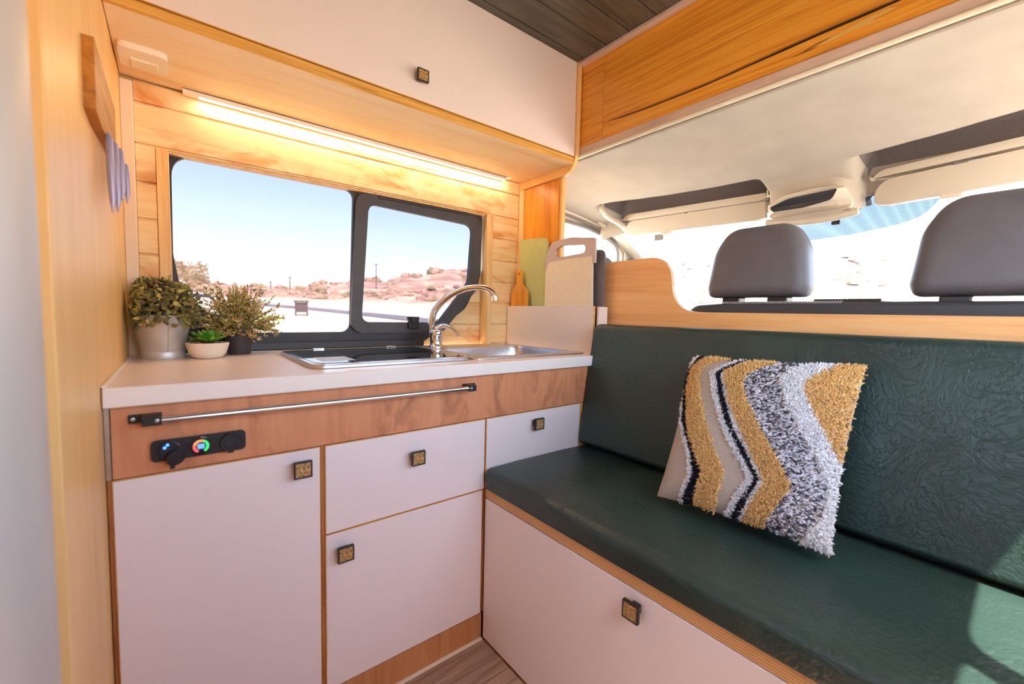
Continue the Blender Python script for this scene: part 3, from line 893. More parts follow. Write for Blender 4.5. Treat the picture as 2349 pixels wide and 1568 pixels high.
gr_out = yz([(0.076, 1.115, 0.01), (0.076, 1.215, 0.015), (0.200, 1.232, 0.2), (0.307, 1.224, 0.03), (0.340, 1.155, 0.05), (0.340, 1.10, 0.01), (0.325, 1.145, 0.03), (0.295, 1.148, 0.01), (0.112, 1.152, 0.01), (0.095, 1.155, 0.03)])
obj('grip', G().plate(gr_out, 0, 0.5232, 0.5328, [slot]), 'mauveplastic', b1, bevel=0.0015)
tag(obj('cutting_board', G().plate(yz([(0.345, 0.8005, 0.01), (0.522, 0.8005, 0.01), (0.522, 1.262, 0.012), (0.345, 1.252, 0.035)]), 0, 0.5368, 0.5468), 'greenplastic', None, bevel=0.002),
    'tall sage green cutting board against the orange upright', 'cutting board')
tag(obj('cutting_board', G().plate(yz([(0.050, 0.8005, 0.01), (0.32, 0.8005, 0.01), (0.32, 1.16, 0.03), (0.05, 1.178, 0.035)]), 0, 0.5475, 0.5545), 'greyboard', None, bevel=0.002),
    'dark slate grey cutting board hidden behind the beige one', 'cutting board')
pd = rpoly([(0.438, 0.8005, 0.01), (0.549, 0.8005, 0.01), (0.549, 1.035, 0.03), (0.513, 1.062, 0.02), (0.511, 1.105, 0.005), (0.508, 1.125, 0.012), (0.482, 1.125, 0.012), (0.478, 1.105, 0.005), (0.476, 1.062, 0.02), (0.438, 1.035, 0.03)], 5)
ph = [(0.495 + 0.006 * math.cos(2 * math.pi * k / 12), 1.108 + 0.006 * math.sin(2 * math.pi * k / 12)) for k in range(12)]
tag(obj('cutting_board', G().plate(pd, 0, 0.514, 0.5225, [ph]), 'paddle', None, bevel=0.002), 'small olive wood paddle board with a handle in the caddy', 'cutting board')

# ================================================================== WALL RACK ON THE PARTITION
MT['rackwood'] = wood('oiled_rack_wood', srgb(206, 142, 64), srgb(182, 116, 46), srgb(134, 78, 28), 1, 3, 10, 0.5)
rk = thing('wall_rack', 'blurred wooden wall rack with grey metal hooks on the birch partition', 'rack', (-0.76, 0.08, 1.22))
obj('rack_board', G().plate(rpoly([(-0.062, 1.219, 0.004), (0.0, 1.214, 0.01), (0.12, 1.222, 0.01), (0.222, 1.226, 0.004), (0.222, 1.318, 0.006), (-0.058, 1.325, 0.006)], 3), 0, XL + 0.0002, XL + 0.0135), 'rackwood', rk, bevel=0.0015)
MT['hookmetal'] = plain('lavender_grey_metal', srgb(160, 154, 186), 0.4, metal=0.3)
for k in range(7):
    yk = 0.060 + 0.036 * k
    zt, zb = 1.222, (1.092, 1.100, 1.128, 1.118, 1.150, 1.142, 1.165)[k]
    xo = XL + 0.016 + 0.0085 * (k % 3) / 2
    obj('hook', G().tube([(XL + 0.0138, yk, zt + 0.002), (xo, yk, zt - 0.004), (xo + 0.001, yk, zb + 0.06), (xo + 0.002, yk, zb + 0.02), (xo + 0.001, yk, zb)], [0.003, 0.0042, 0.0045, 0.0036, 0.0008], 8, flat=(1.0, 1.2)), 'hookmetal', rk)

# ================================================================== CAB
def xh(y):
    return 1.30 - 0.178 * (y + 0.3) ** 2


def sstep(a, b, t):
    t = max(0.0, min(1.0, (t - a) / (b - a)))
    return t * t * (3 - 2 * t)


SEAL = [(0.56, 1.470), (0.70, 1.466), (0.858, 1.456), (1.04, 1.436), (1.219, 1.404), (1.34, 1.362), (1.423, 1.319), (1.522, 1.258), (1.66, 1.14), (1.80, 0.98), (1.86, 0.86)]


def liner(x, y):
    z = 1.549 - 0.082 * sstep(0, 1, (x - 0.59) / 0.62) ** 1.2
    ez = interp(SEAL, x) + 0.014
    for edge, sgn in ((0.60, 1), (-1.235, -1)):
        d = (edge - y) * sgn
        if d < 0.26:
            z += (ez - z) * (1 - max(d, 0) / 0.26) ** 2.2
    return z


def in_pocket(y):
    return max(sstep(0.490, 0.468, y) * sstep(-0.240, -0.212, y) if y > -0.35 else 0.0,
               sstep(-0.505, -0.533, y) * sstep(-1.19, -1.17, y) if y < -0.35 else 0.0)


NX, NY = 90, 110
vs, fs, ms = [], [], []
for j in range(NY + 1):
    y = 0.60 - 1.835 * j / NY
    H = xh(y)
    for i in range(NX + 1):
        t = i / NX
        x = 0.596 + (H + 0.03 - 0.596) * t
        z = liner(x, y)
        pk = in_pocket(y)
        a = sstep(H - 0.215, H - 0.155, x) * (1 - sstep(H - 0.004, H + 0.012, x))
        con = (1 - pk)
        # pocket goes up, the rest runs down to the windscreen header
        z += pk * a * 0.075
        z -= 0.075 * sstep(H - 0.0, H + 0.03, x)
        if pk < 0.5 and -0.54 < y < -0.20:
            cn = sstep(-0.205, -0.25, y) * sstep(-0.535, -0.49, y)
            z -= 0.05 * cn * sstep(H - 0.20, H - 0.02, x)
        vs.append((x, y, z))
for j in range(NY):
    for i in range(NX):
        a = j * (NX + 1) + i
        fs.append((a, a + 1, a + NX + 2, a + NX + 1))
        y = 0.60 - 1.835 * (j + 0.5) / NY
        x = vs[a][0]
        H = xh(y)
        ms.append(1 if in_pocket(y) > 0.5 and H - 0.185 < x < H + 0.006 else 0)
g = G()
g.v, g.f, g.m = vs, fs, ms
hl = struct('ceiling_cab', g, ['headliner', 'pocket'], label='beige cloth cab headliner with overhead pockets coloured dark for shade', angle=80, fixn=False)
sdm = hl.modifiers.new('solid', 'SOLIDIFY')
sdm.thickness = 0.006
sdm.offset = 1
# outer roof skin over the cab keeps the daylight out
struct('roof_cab', G().box(0.60, 1.36, YR - 0.03, 0.62, 1.60, 1.62).box(0.60, 0.61, YR - 0.03, 0.62, 1.60, 1.95), 'body', label='white roof skin over the cab')
tag(obj('headliner_seam', G().tube([(0.635, YR + 0.02, 1.545), (0.635, 0.50, 1.545)], 0.0022, 8), 'cream', None), 'fine raised seam across the rear of the headliner', 'seam')


def visor(y0, y1, zb, label):
    """y0 = end nearer the kitchen side, y1 = other end"""
    t = thing('sun_visor', label, 'sun visor', (1.2, (y0 + y1) / 2, zb))
    def bowed(poly, d0, d1):
        g = G().plate(poly, 0, 0.0, 1.0)
        g.v = [(xh(p[1]) + (d0 if p[0] < 0.5 else d1) - (p[2] - 1.40) * 0.25, p[1], p[2]) for p in g.v]
        return g
    def rail(pts, n=14):
        return pts
    def strip(ya, yb, z0, z1, r):
        k = 30
        up, lo = [], []
        for i in range(k + 1):
            s = (1 - math.cos(math.pi * i / k)) / 2
            y = ya + (yb - ya) * s
            e = abs(y - ya) if ya > yb else abs(y - ya)
            def ins(d):
                return r - math.sqrt(max(0, r * r - (r - min(d, r)) ** 2))
            up.append((y, z1 - min(ins(abs(y - ya)), (z1 - z0) * 0.9)))
            lo.append((y, z0 + min(ins(abs(y - ya)) * 0.3 + ins(abs(y - yb)) * 0.2, (z1 - z0) * 0.4)))
        return up + lo[::-1]
    obj('trim_lip', bowed(strip(y0, y1, 1.4255, 1.4535, 0.05), -0.045, -0.012), 'cabplastic', t, bevel=0.006, seg=3)
    p = obj('panel', bowed(strip(y0 - 0.012, y1 + 0.006, zb, 1.4235, 0.055), -0.040, -0.018), 'cabplastic', t, bevel=0.008, seg=3)
    ym = y0 + (y1 - y0) * 0.42
    obj('finger_notch', G().box(xh(ym) - 0.054, xh(ym) - 0.043, ym - 0.055, ym + 0.055, 1.4195, 1.428), 'pocket', t, bevel=0.002)  # solid box in the pocket shade colour, stands in for the dark gap
    yc_ = y0 + (y1 - y0) * 0.33
    obj('clip', G().box(xh(yc_) - 0.035, xh(yc_) - 0.012, yc_ - 0.025, yc_ + 0.025, zb - 0.012, zb + 0.004), 'cabplastic', t, bevel=0.003)
    return t


visor(0.445, -0.205, 1.352, 'cream sun visor over the left of the windscreen, beside the grab handle')
visor(-0.540, -1.16, 1.338, 'cream sun visor over the right headrest, cut by the photo edge')

# overhead console
oc = thing('overhead_console', 'beige overhead console with an oval dark lens between the sun visors', 'console', (1.22, -0.36, 1.32))
prof = []
g = G()
yy0, yy1 = -0.205, -0.525
vs = []
nu, nv = 24, 18
for j in range(nv + 1):
    s = j / nv
    for i in range(nu + 1):
        t = i / nu
        y = yy0 + (yy1 - yy0) * t
        e = 1 - abs(2 * t - 1) ** 5
        H = xh(y)
        z = 1.452 - 0.135 * s * (0.62 + 0.38 * e)
        x = H - 0.115 - 0.012 * e + 0.11 * (s ** 2.2) * 0.55 + 0.13 * (1 - e) ** 1.5
        vs.append((x, y, z))
fs = [(j * (nu + 1) + i, j * (nu + 1) + i + 1, (j + 1) * (nu + 1) + i + 1, (j + 1) * (nu + 1) + i) for j in range(nv) for i in range(nu)]
g.add(vs, fs)
cb = obj('housing', g, 'headliner', oc, angle=80, fixn=False)


def on_console(p, off):
    y, z = p
    t = (y - yy0) / (yy1 - yy0)
    e = 1 - abs(2 * t - 1) ** 5
    s = max(0, min(1, (1.452 - z) / 0.135))
    return (xh(y) - 0.115 - 0.012 * e + 0.11 * (s ** 2.2) * 0.55 + 0.13 * (1 - e) ** 1.5 + off, y, z)


def wrap(poly, d0, d1, holes=(), m=0):
    g = G().plate(poly, 0, 0.0, 1.0, holes, m)
    g.v = [on_console((p[1], p[2]), d0 if p[0] < 0.5 else d1) for p in g.v]
    return g


fr_o = rpoly([(-0.222, 1.383, 0.02), (-0.300, 1.406, 0.1), (-0.400, 1.413, 0.08), (-0.488, 1.408, 0.02), (-0.507, 1.335, 0.03), (-0.235, 1.335, 0.03)], 8)
fr_i = rpoly([(-0.240, 1.377, 0.006), (-0.32, 1.396, 0.15), (-0.470, 1.401, 0.006), (-0.452, 1.366, 0.03), (-0.36, 1.355, 0.1), (-0.255, 1.357, 0.03)], 8)
obj('lens_frame', wrap(fr_o, -0.022, 0.004, [fr_i]), 'cabplastic', oc, bevel=0.003, seg=3)
tag(obj('lens', wrap(fr_i, -0.0135, -0.010), 'glassdark', oc), 'dark oval lens')
obj('lower_lip', G().tube(smooth_path([(xh(-0.22) - 0.055, -0.215, 1.330), (xh(-0.3) - 0.06, -0.30, 1.318), (xh(-0.42) - 0.06, -0.42, 1.314), (xh(-0.51) - 0.055, -0.515, 1.326)], 6), 0.014, 12), 'cabplastic', oc)
hk = thing('coat_hook', 'tiny cream two-prong hook on the overhead console', 'hook', (1.16, -0.228, 1.43))
pz = on_console((-0.232, 1.432), -0.004)
obj('hook_plate', G().box(pz[0] - 0.006, pz[0] + 0.004, -0.244, -0.222, 1.424, 1.432), 'cream', hk, bevel=0.002)
for dy_ in (-0.239, -0.228):
    obj('prong', G().tube([(pz[0] - 0.003, dy_, 1.430), (pz[0] - 0.004, dy_ + 0.003, 1.448), (pz[0] - 0.002, -0.2325, 1.462)], 0.0032, 8), 'cream', hk)

# grab handle over the left door
gh = thing('grab_handle', 'cream plastic grab handle above the left cab door', 'handle', (1.1, 0.47, 1.39))
obj('bar', G().tube(smooth_path([(1.05, 0.500, 1.505), (1.035, 0.478, 1.470), (1.06, 0.462, 1.437), (1.13, 0.452, 1.416), (1.19, 0.456, 1.400), (1.225, 0.468, 1.390)], 6), [0.020, 0.0195, 0.019, 0.0185, 0.018, 0.0175] + [0.0165] * 25, 14, flat=(0.75, 1.15)), 'cabplastic', gh, angle=60)
obj('anchor', G().box(1.025, 1.06, 0.478, 0.505, 1.487, 1.522), 'cabgrey', gh, bevel=0.004)
obj('anchor', G().box(1.165, 1.20, 0.445, 0.475, 1.425, 1.447), 'cabgrey', gh, bevel=0.004)

# left cab door, seals and A-pillar
A = SEAL
Cw = [(0.66, 1.420), (0.85, 1.418), (0.97, 1.414), (1.073, 1.406), (1.19, 1.386), (1.285, 1.357), (1.328, 1.335), (1.345, 1.300), (1.347, 1.240), (1.350, 0.86)]
dl = struct('door_1', G().plate([(0.60, -0.30), (0.60, 1.462)] + [(x, z - 0.004) for x, z in A[1:]] + [(1.90, -0.30)], 1, 0.612, 0.64, [[(0.68, 0.86)] + Cw[::-1][1:-1] + [(0.68, 1.42)] if False else [(0.68, 0.86), (0.68, 1.419)] + Cw[1:]]), 'cabplastic', 0.003, label='left cab door with its side window')
obj('door_glass', G().box(0.66, 1.36, 0.624, 0.628, 0.84, 1.43), 'clear', dl)
obj('glass_run', G().tube(smooth_path([(x, 0.610, z - 0.004) for x, z in Cw], 4), 0.009, 10), 'cabgrey', dl)
obj('frame_rib', G().tube(smooth_path([(x, 0.606, z + 0.016) for x, z in Cw[:7]] + [(1.385, 0.606, 1.318), (1.40, 0.606, 1.26), (1.405, 0.606, 0.9)], 4), 0.0075, 10), 'cabplastic', dl)
obj('door_seal', G().tube(smooth_path([(x, 0.600, z - 0.010) for x, z in A], 4), 0.0085, 10), 'cabgrey', dl)
obj('seal_lip', G().tube(smooth_path([(x, 0.597, z + 0.006) for x, z in A], 4), 0.010, 10), 'cabplastic', dl)
obj('mirror_arm', G().tube(smooth_path([(1.425, 0.60, 1.20), (1.43, 0.60, 1.245), (1.455, 0.60, 1.268), (1.485, 0.60, 1.25), (1.50, 0.60, 1.19)], 5), 0.010, 10), 'cabgrey', dl)
ap = struct('pillar_left', sweep(G(), smooth_path([(1.13, 0.605, 1.452), (1.24, 0.588, 1.410), (1.36, 0.574, 1.354), (1.50, 0.565, 1.272), (1.66, 0.565, 1.145), (1.82, 0.575, 1.0), (1.95, 0.58, 0.85)], 5),
            rrect(-0.040, 0.045, -0.020, 0.018, 0.016)), 'cabplastic', label='cream windscreen pillar beside the left cab door')
struct('pillar_trim', G().plate([(0.585, 0.5), (0.69, 0.5), (0.69, 1.36), (0.72, 1.47), (0.70, 1.53), (0.585, 1.53)], 1, 0.585, 0.61), 'cabplastic', 0.004, label='cream trim panel behind the orange upright')
# right-hand cab side, dash and floor: out of view, added against light leaks
struct('door_2', G().plate([(0.60, -0.30), (0.60, 1.46), (1.22, 1.40), (1.66, 1.12), (1.90, 0.86), (1.90, -0.30)], 1, YR - 0.05, YR - 0.02, [[(0.70, 0.86), (0.70, 1.40), (1.05, 1.39), (1.33, 1.30), (1.35, 0.86)]]), 'cabplastic', 0.003, label='right cab door')
struct('dashboard', G().plate([(1.50, -0.30), (1.95, -0.30), (1.95, 0.80), (1.70, 0.84), (1.50, 0.76)], 1, YR, 0.60), 'seatdark', 0.02, label='dark dashboard under the windscreen')
struct('floor_cab', G().box(0.60, 1.95, YR, 0.60, -0.32, -0.30), 'seatdark', label='dark cab floor')
struct('wall_cab_step', G().box(0.596, 0.606, YR, 0.60, -0.30, 0.44), 'carcass', label='plywood riser behind the bench base')

# windscreen
def ws(y, s):
    H = xh(y) + 0.02
    return (H + s * 0.66 - 0.05 * (s * (1 - s)), y * (1 + 0.02 * s), 1.395 - s * 0.60)


g = G().grid(lambda u, v: ws(0.53 - 1.70 * u, v), 24, 12)
wsn = struct('window_3', g, 'clear', label='windscreen of the van', angle=80, fixn=False)
sb = [(-0.28, 0.0), (-0.28, 0.17), (-0.40, 0.165), (-0.52, 0.15), (-0.62, 0.135), (-0.68, 0.11), (-0.715, 0.06), (-0.745, 0.0)]
g = G()
k = 26
vs, fs = [], []
for i in range(k + 1):
    y = -0.20 - 0.56 * i / k
    d = interp([(-0.76, 0.012), (-0.725, 0.035), (-0.69, 0.10), (-0.66, 0.135), (-0.60, 0.16), (-0.45, 0.185), (-0.20, 0.20)], y)
    for s in range(7):
        p = ws(y, d * s / 6)
        vs.append((p[0] - 0.014, p[1], p[2] - 0.010))
fs = [(i * 7 + s, i * 7 + s + 1, (i + 1) * 7 + s + 1, (i + 1) * 7 + s) for i in range(k) for s in range(6)]
tag(obj('sun_band', g.add(vs, fs), 'sunband', wsn, fixn=False), 'blue dotted tint band')
p = ws(-0.415, 0.115)
mm = obj('mirror_mount', G().box(p[0] - 0.022, p[0] - 0.008, -0.428, -0.402, p[2] - 0.013, p[2] + 0.013).box(p[0] - 0.028, p[0] - 0.018, -0.421, -0.409, p[2] - 0.010, p[2] + 0.008), 'black', wsn, bevel=0.003)
p = ws(0.335, 0.085)
tag(obj('sticker', G().box(p[0] - 0.010, p[0] - 0.008, 0.288, 0.338, p[2] - 0.016, p[2] + 0.016), 'cabgrey', wsn), 'small grey windscreen sticker')

# ------------------------------------------------------------------ cab seats
def pillow_block(poly, x0, x1, rad, lean=0.0, z0=0.95):
    """rounded block: yz outline inset towards both x faces"""
    g = G()
    cy = sum(p[0] for p in poly) / len(poly)
    cz = sum(p[1] for p in poly) / len(poly)
    hy = max(abs(p[0] - cy) for p in poly)
    hz = max(abs(p[1] - cz) for p in poly)
    st = []
    for i in range(6):
        a = i / 5 * math.pi / 2
        st.append((x0 + rad * (1 - math.sin(a)), rad * (1 - math.cos(a))))
    st = st[::-1]
    st = [(x0 + rad * (1 - math.cos(i / 5 * math.pi / 2)), rad * (1 - math.sin(i / 5 * math.pi / 2))) for i in range(6)]
    st += [(x0 + x1 - x, ins) for x, ins in reversed(st)]
    k = len(poly)
    vs = [(x + lean * (cz + (p[1] - cz) * (1 - ins / hz) - z0), cy + (p[0] - cy) * (1 - ins / hy), cz + (p[1] - cz) * (1 - ins / hz)) for x, ins in st for p in poly]
    fs = [(i * k + j, i * k + (j + 1) % k, (i + 1) * k + (j + 1) % k, (i + 1) * k + j) for i in range(len(st) - 1) for j in range(k)]
    fs += [tuple(reversed(range(k))), tuple((len(st) - 1) * k + j for j in range(k))]
    return g.add(vs, fs)


def headrest(parent, yc, w, z0, z1, mat, label=None):
    """w = bottom width"""
    h = w / 2
    dz = z1 - z0
    poly = rpoly([(yc + h * 0.93, z0, 0.03), (yc + h, z0 + dz * 0.12, 0.03), (yc + h * 0.90, z0 + dz * 0.68, 0.12), (yc + h * 0.62, z1, 0.10), (yc - h * 0.62, z1, 0.10), (yc - h * 0.90, z0 + dz * 0.68, 0.12), (yc - h, z0 + dz * 0.12, 0.03), (yc - h * 0.93, z0, 0.03)], 7)
    hr = obj('headrest', pillow_block(poly, 0.665, 0.775, 0.04, 0.10, z0), mat, parent, angle=80)
    if label:
        tag(hr, label)
    for s in (-1, 1):
        obj('support_post', G().tube([(0.715, yc + s * 0.065, z0 - 0.06), (0.715, yc + s * 0.065, z0 + 0.03)], 0.007, 12), 'chrome', hr)
        obj('post_sleeve', G().box(0.690, 0.740, yc + s * 0.065 - 0.026, yc + s * 0.065 + 0.026, z0 - 0.020, z0 + 0.001), 'black', hr, bevel=0.004)
    return hr


ps = thing('passenger_bench_seat', 'grey leather double passenger seat with two headrests in the cab', 'seat', (0.72, -0.7, -0.3))
back = rpoly([(-0.185, 0.10, 0.02), (-0.185, 0.935, 0.03), (-0.235, 0.976, 0.05), (-0.40, 0.986, 0.2), (-1.0, 0.984, 0.2), (-1.17, 0.972, 0.06), (-1.19, 0.10, 0.02)], 6)
sbk = obj('seat_back', pillow_block(back, 0.650, 0.79, 0.028), 'seatdark', ps, angle=80)
obj('seat_base', G().box(0.66, 1.20, -1.19, -0.185, -0.28, 0.12), 'seatdark', ps, bevel=0.04, seg=4)
headrest(ps, -0.400, 0.286, 1.000, 1.216, 'seatgrey', 'rounded grey headrest nearer the cut-out')
headrest(ps, -0.888, 0.290, 0.996, 1.222, 'seatgrey', 'rounded grey headrest at the photo edge')
obj('belt_slot', G().box(0.675, 0.74, -0.700, -0.560, 0.984, 0.992), 'black', ps, bevel=0.002)
g = G()
for r_ in (0, 1):
    for i in range(62):
        y = -0.225 - i * 0.0065
        g.box(0.655 + 0.012 * r_, 0.6585 + 0.012 * r_, y - 0.0038, y, 0.9805 + 0.004 * r_, 0.9825 + 0.004 * r_)
        x0_ = 0.0
tag(obj('stitching', g, 'thread', sbk, smooth=False), 'double row of pale stitching', kind='stuff')
dsn = thing('driver_seat', 'grey driver seat mostly hidden behind the bulkhead and cutting boards', 'seat', (0.76, 0.28, -0.3))
back = rpoly([(0.06, 0.10, 0.02), (0.06, 0.93, 0.06), (0.16, 0.975, 0.08), (0.40, 0.975, 0.08), (0.50, 0.93, 0.06), (0.50, 0.10, 0.02)], 6)
obj('seat_back', pillow_block(back, 0.660, 0.79, 0.03), 'seatdark', dsn, angle=80)
obj('seat_base', G().box(0.68, 1.20, 0.06, 0.50, -0.28, 0.12), 'seatdark', dsn, bevel=0.04, seg=4)
headrest(dsn, 0.285, 0.270, 0.985, 1.185, 'seatgrey')

# ================================================================== PLANTS ON THE WORKTOP
def leaf_soup(centres, normals, tips, lens, wids, cols, cup=0.15):
    """many small pointed-oval leaves as one mesh: six verts each"""
    V, F, T = [], [], []
    for c, nrm, tip, L, W, col in zip(centres, normals, tips, lens, wids, cols):
        tip = np.array(tip, float)
        tip /= np.linalg.norm(tip) + 1e-9
        nrm = np.array(nrm, float)
        side = np.cross(tip, nrm)
        side /= np.linalg.norm(side) + 1e-9
        nrm = np.cross(side, tip)
        c = np.array(c, float)
        b = len(V)
        V += [c, c + tip * L * 0.35 + side * W * 0.5 + nrm * L * cup * 0.5, c + tip * L * 0.75 + side * W * 0.36 + nrm * L * cup * 0.3, c + tip * L - nrm * L * cup * 0.4,
              c + tip * L * 0.75 - side * W * 0.36 + nrm * L * cup * 0.3, c + tip * L * 0.35 - side * W * 0.5 + nrm * L * cup * 0.5]
        F += [(b, b + 1, b + 2, b + 3), (b, b + 3, b + 4, b + 5)]
        T += [(*col[:3], 1.0)] * 6
    g = G()
    g.add(V, F)
    return g, T


def rand_dirs(n, zmin=-1.0):
    d = rng.normal(size=(n * 3, 3))
    d /= np.linalg.norm(d, axis=1)[:, None]
    d = d[d[:, 2] > zmin][:n]
    return d


# clipped box ball in a galvanised pot
P1 = Vector((-0.6955, 0.458, 0.80))
pl = thing('potted_plant', 'round bushy olive-green plant in a grey galvanised pot by the partition', 'plant', P1)
obj('pot', G().lathe([(0.0, 0.0), (0.0455, 0.0), (0.0465, 0.004), (0.0462, 0.018), (0.0448, 0.0205), (0.0460, 0.024), (0.0590, 0.105), (0.0605, 0.108), (0.0595, 0.111), (0.0560, 0.109), (0.054, 0.095), (0.0, 0.095)], P1, 48), 'galv', pl, angle=40)
obj('pot_seam', G().tube([(P1.x + 0.010, P1.y - 0.0462, 0.824), (P1.x + 0.013, P1.y - 0.0580, 0.903)], 0.0009, 6), 'galv', pl)
obj('soil', G().lathe([(0.0, 0.094), (0.0545, 0.094), (0.054, 0.099), (0.0, 0.101)], P1, 28), 'soil', pl)
cen = np.array([P1.x - 0.004, P1.y, 0.925])
rad = np.array([0.076, 0.076, 0.074])
d = rand_dirs(1500, -0.55)
rr = rng.uniform(0.70, 1.03, len(d))[:, None]
lump = 1 + 0.06 * np.sin(d[:, :1] * 9) * np.cos(d[:, 1:2] * 8)
pts = cen + d * rad * rr * lump
pts[:, 0] = np.maximum(pts[:, 0], XL + 0.010 + rng.uniform(0, 0.006, len(pts)))
tips = d + rng.normal(size=d.shape) * 0.9
tips[:, 0] = np.where(pts[:, 0] < XL + 0.03, np.abs(tips[:, 0]), tips[:, 0])
nr = d + rng.normal(size=d.shape) * 0.5
pal = [srgb(160, 152, 88), srgb(134, 130, 82), srgb(108, 106, 78), srgb(182, 168, 92), srgb(226, 206, 122), srgb(140, 130, 92), srgb(164, 134, 96)]
wts = [0.22, 0.2, 0.17, 0.14, 0.1, 0.1, 0.07]
cols = [pal[i] for i in rng.choice(len(pal), len(d), p=wts)]
g, T = leaf_soup(pts, nr, tips, rng.uniform(0.011, 0.019, len(d)), rng.uniform(0.008, 0.013, len(d)), cols, 0.25)
tag(obj('foliage', g, 'leaf', pl, tint=T, fixn=False, smooth=False), 'small rounded olive and yellow-green leaves', kind='stuff')
obj('branch_core', G().lathe([(0.008, 0.09), (0.03, 0.10), (0.055, 0.125), (0.056, 0.15), (0.04, 0.185), (0.01, 0.2)], P1, 16), 'soil', pl)

# feathery plant in a black pot
P2 = Vector((-0.5265, 0.500, 0.80))
pl2 = thing('potted_plant', 'feathery cream and green plant in a small matt black pot', 'plant', P2)
obj('pot', G().lathe([(0.0, 0.0), (0.0275, 0.0), (0.0285, 0.002), (0.0365, 0.074), (0.0368, 0.0765), (0.0350, 0.077), (0.0340, 0.068), (0.0, 0.068)], P2, 40), 'blackpot', pl2, angle=40)
obj('soil', G().lathe([(0.0, 0.067), (0.0345, 0.067), (0.034, 0.0705), (0.0, 0.072)], P2, 24), 'soil', pl2)
LC, LN, LT, LL, LW, LCOL = [], [], [], [], [], []
stems = G()
pal2 = [srgb(184, 172, 100), srgb(150, 148, 84), srgb(222, 200, 124), srgb(246, 220, 150), srgb(252, 232, 186), srgb(204, 160, 106)]
for k in range(200):
    a = rng.uniform(0, 2 * math.pi)
    el = rng.uniform(-0.15, 1.45)
    L = rng.uniform(0.075, 0.138) * (0.92 if el < 0.2 else 1.0)
    dr = np.array([math.cos(a) * math.cos(el), math.sin(a) * math.cos(el) * 0.55, math.sin(el) * 0.82 + 0.16])
    base = np.array([P2.x, P2.y, 0.872]) + np.array([rng.uniform(-0.018, 0.018), rng.uniform(-0.018, 0.018), 0])
    path = []
    for i in range(7):
        s = i / 6
        p = base + dr * L * s + np.array([0, 0, -0.03 * s * s * (1.1 - el)]) + rng.normal(size=3) * 0.0015
        p[1] = min(p[1], 0.568)
        path.append(p)
    stems.tube(path, [0.0011 - 0.0006 * i / 6 for i in range(7)], 4, cap=False)
    tone = rng.choice(len(pal2), p=[0.2, 0.12, 0.22, 0.24, 0.12, 0.1])
    for i in range(1, 7):
        for q in range(4):
            s = (i - rng.uniform(0, 0.9)) / 6
            p = base + dr * L * s + np.array([0, 0, -0.03 * s * s * (1.1 - el)])
            p[1] = min(p[1], 0.565)
            if s < 0.22:
                continue
            t = dr / np.linalg.norm(dr) + rng.normal(size=3) * 0.75
            LC.append(p); LT.append(t); LN.append(rng.normal(size=3)); LL.append(rng.uniform(0.009, 0.0145)); LW.append(rng.uniform(0.0034, 0.0056))
            LCOL.append(pal2[tone] if rng.random() < 0.6 else pal2[rng.integers(0, len(pal2))])
LC = np.array(LC)
obj('stems', stems, 'stemgreen', pl2, fixn=False)
tag(bpy.data.objects['stems'], 'thin dry stems', kind='stuff')
g, T = leaf_soup(LC, LN, LT, LL, LW, LCOL, 0.1)
tag(obj('foliage', g, 'leaf', pl2, tint=T, fixn=False, smooth=False), 'tiny cream and green leaflets', kind='stuff')

# succulent in a cream bowl
P3 = Vector((-0.6045, 0.418, 0.80))
pl3 = thing('potted_succulent', 'bright green succulent on pebbles in a low cream bowl', 'plant', P3)
obj('bowl', G().lathe([(0.0, 0.0), (0.026, 0.0), (0.034, 0.004), (0.0415, 0.016), (0.0465, 0.034), (0.0478, 0.0395), (0.0460, 0.041), (0.0440, 0.037), (0.0435, 0.033), (0.0, 0.033)], P3, 44), 'cement', pl3, angle=40)
V_, T_, gp = [], [], G()
pp = [srgb(150, 112, 74), srgb(186, 150, 108), srgb(110, 76, 50), srgb(206, 180, 146)]
for k in range(110):
    a, r_ = rng.uniform(0, 6.283), 0.041 * math.sqrt(rng.uniform(0.05, 1))
    c = Vector((P3.x + r_ * math.cos(a), P3.y + r_ * math.sin(a), 0.8355 + rng.uniform(0, 0.004)))
    s = rng.uniform(0.0028, 0.0048)
    col = pp[rng.integers(0, 4)]
    b = len(gp.v)
    gp.add([c + Vector(v) * s for v in ((1, 0, 0), (-1, 0, 0), (0, 1.1, 0), (0, -1.1, 0), (0, 0, 0.8), (0, 0, -0.8))],
           [(0, 2, 4), (2, 1, 4), (1, 3, 4), (3, 0, 4), (2, 0, 5), (1, 2, 5), (3, 1, 5), (0, 3, 5)])
    T_ += [(*col[:3], 1)] * 6
tag(obj('pebbles', gp, 'pebble', pl3, tint=T_, fixn=False, angle=80), 'brown pebbles', kind='stuff')


def succ_leaf(az, el, L, W):
    g = G()
    nu, nv = 6, 6
    vs = []
    for i in range(nu + 1):
        s = i / nu
        w_ = W * (math.sin(math.pi * (s ** 0.62) * 0.93 + 0.10)) * (1 - 0.25 * s)
        if i == nu:
            w_ = 0.0004
        th = 0.0042 * (1 - 0.75 * s) * (1 if i < nu else 0.1)
        for j in range(nv):
            a = 2 * math.pi * j / nv
            vs.append((L * s, w_ * math.cos(a), th * math.sin(a) + 0.20 * L * s * s + 0.10 * w_ * abs(math.cos(a))))
    fs = [(i * nv + j, i * nv + (j + 1) % nv, (i + 1) * nv + (j + 1) % nv, (i + 1) * nv + j) for i in range(nu) for j in range(nv)]
    fs += [tuple(reversed(range(nv))), tuple(nu * nv + j for j in range(nv))]
    M_ = Matrix.Translation((P3.x, P3.y, 0.843)) @ Matrix.Rotation(az, 4, 'Z') @ Matrix.Rotation(-el, 4, 'Y')
    g.add([M_ @ Vector(v) for v in vs], fs)
    return g


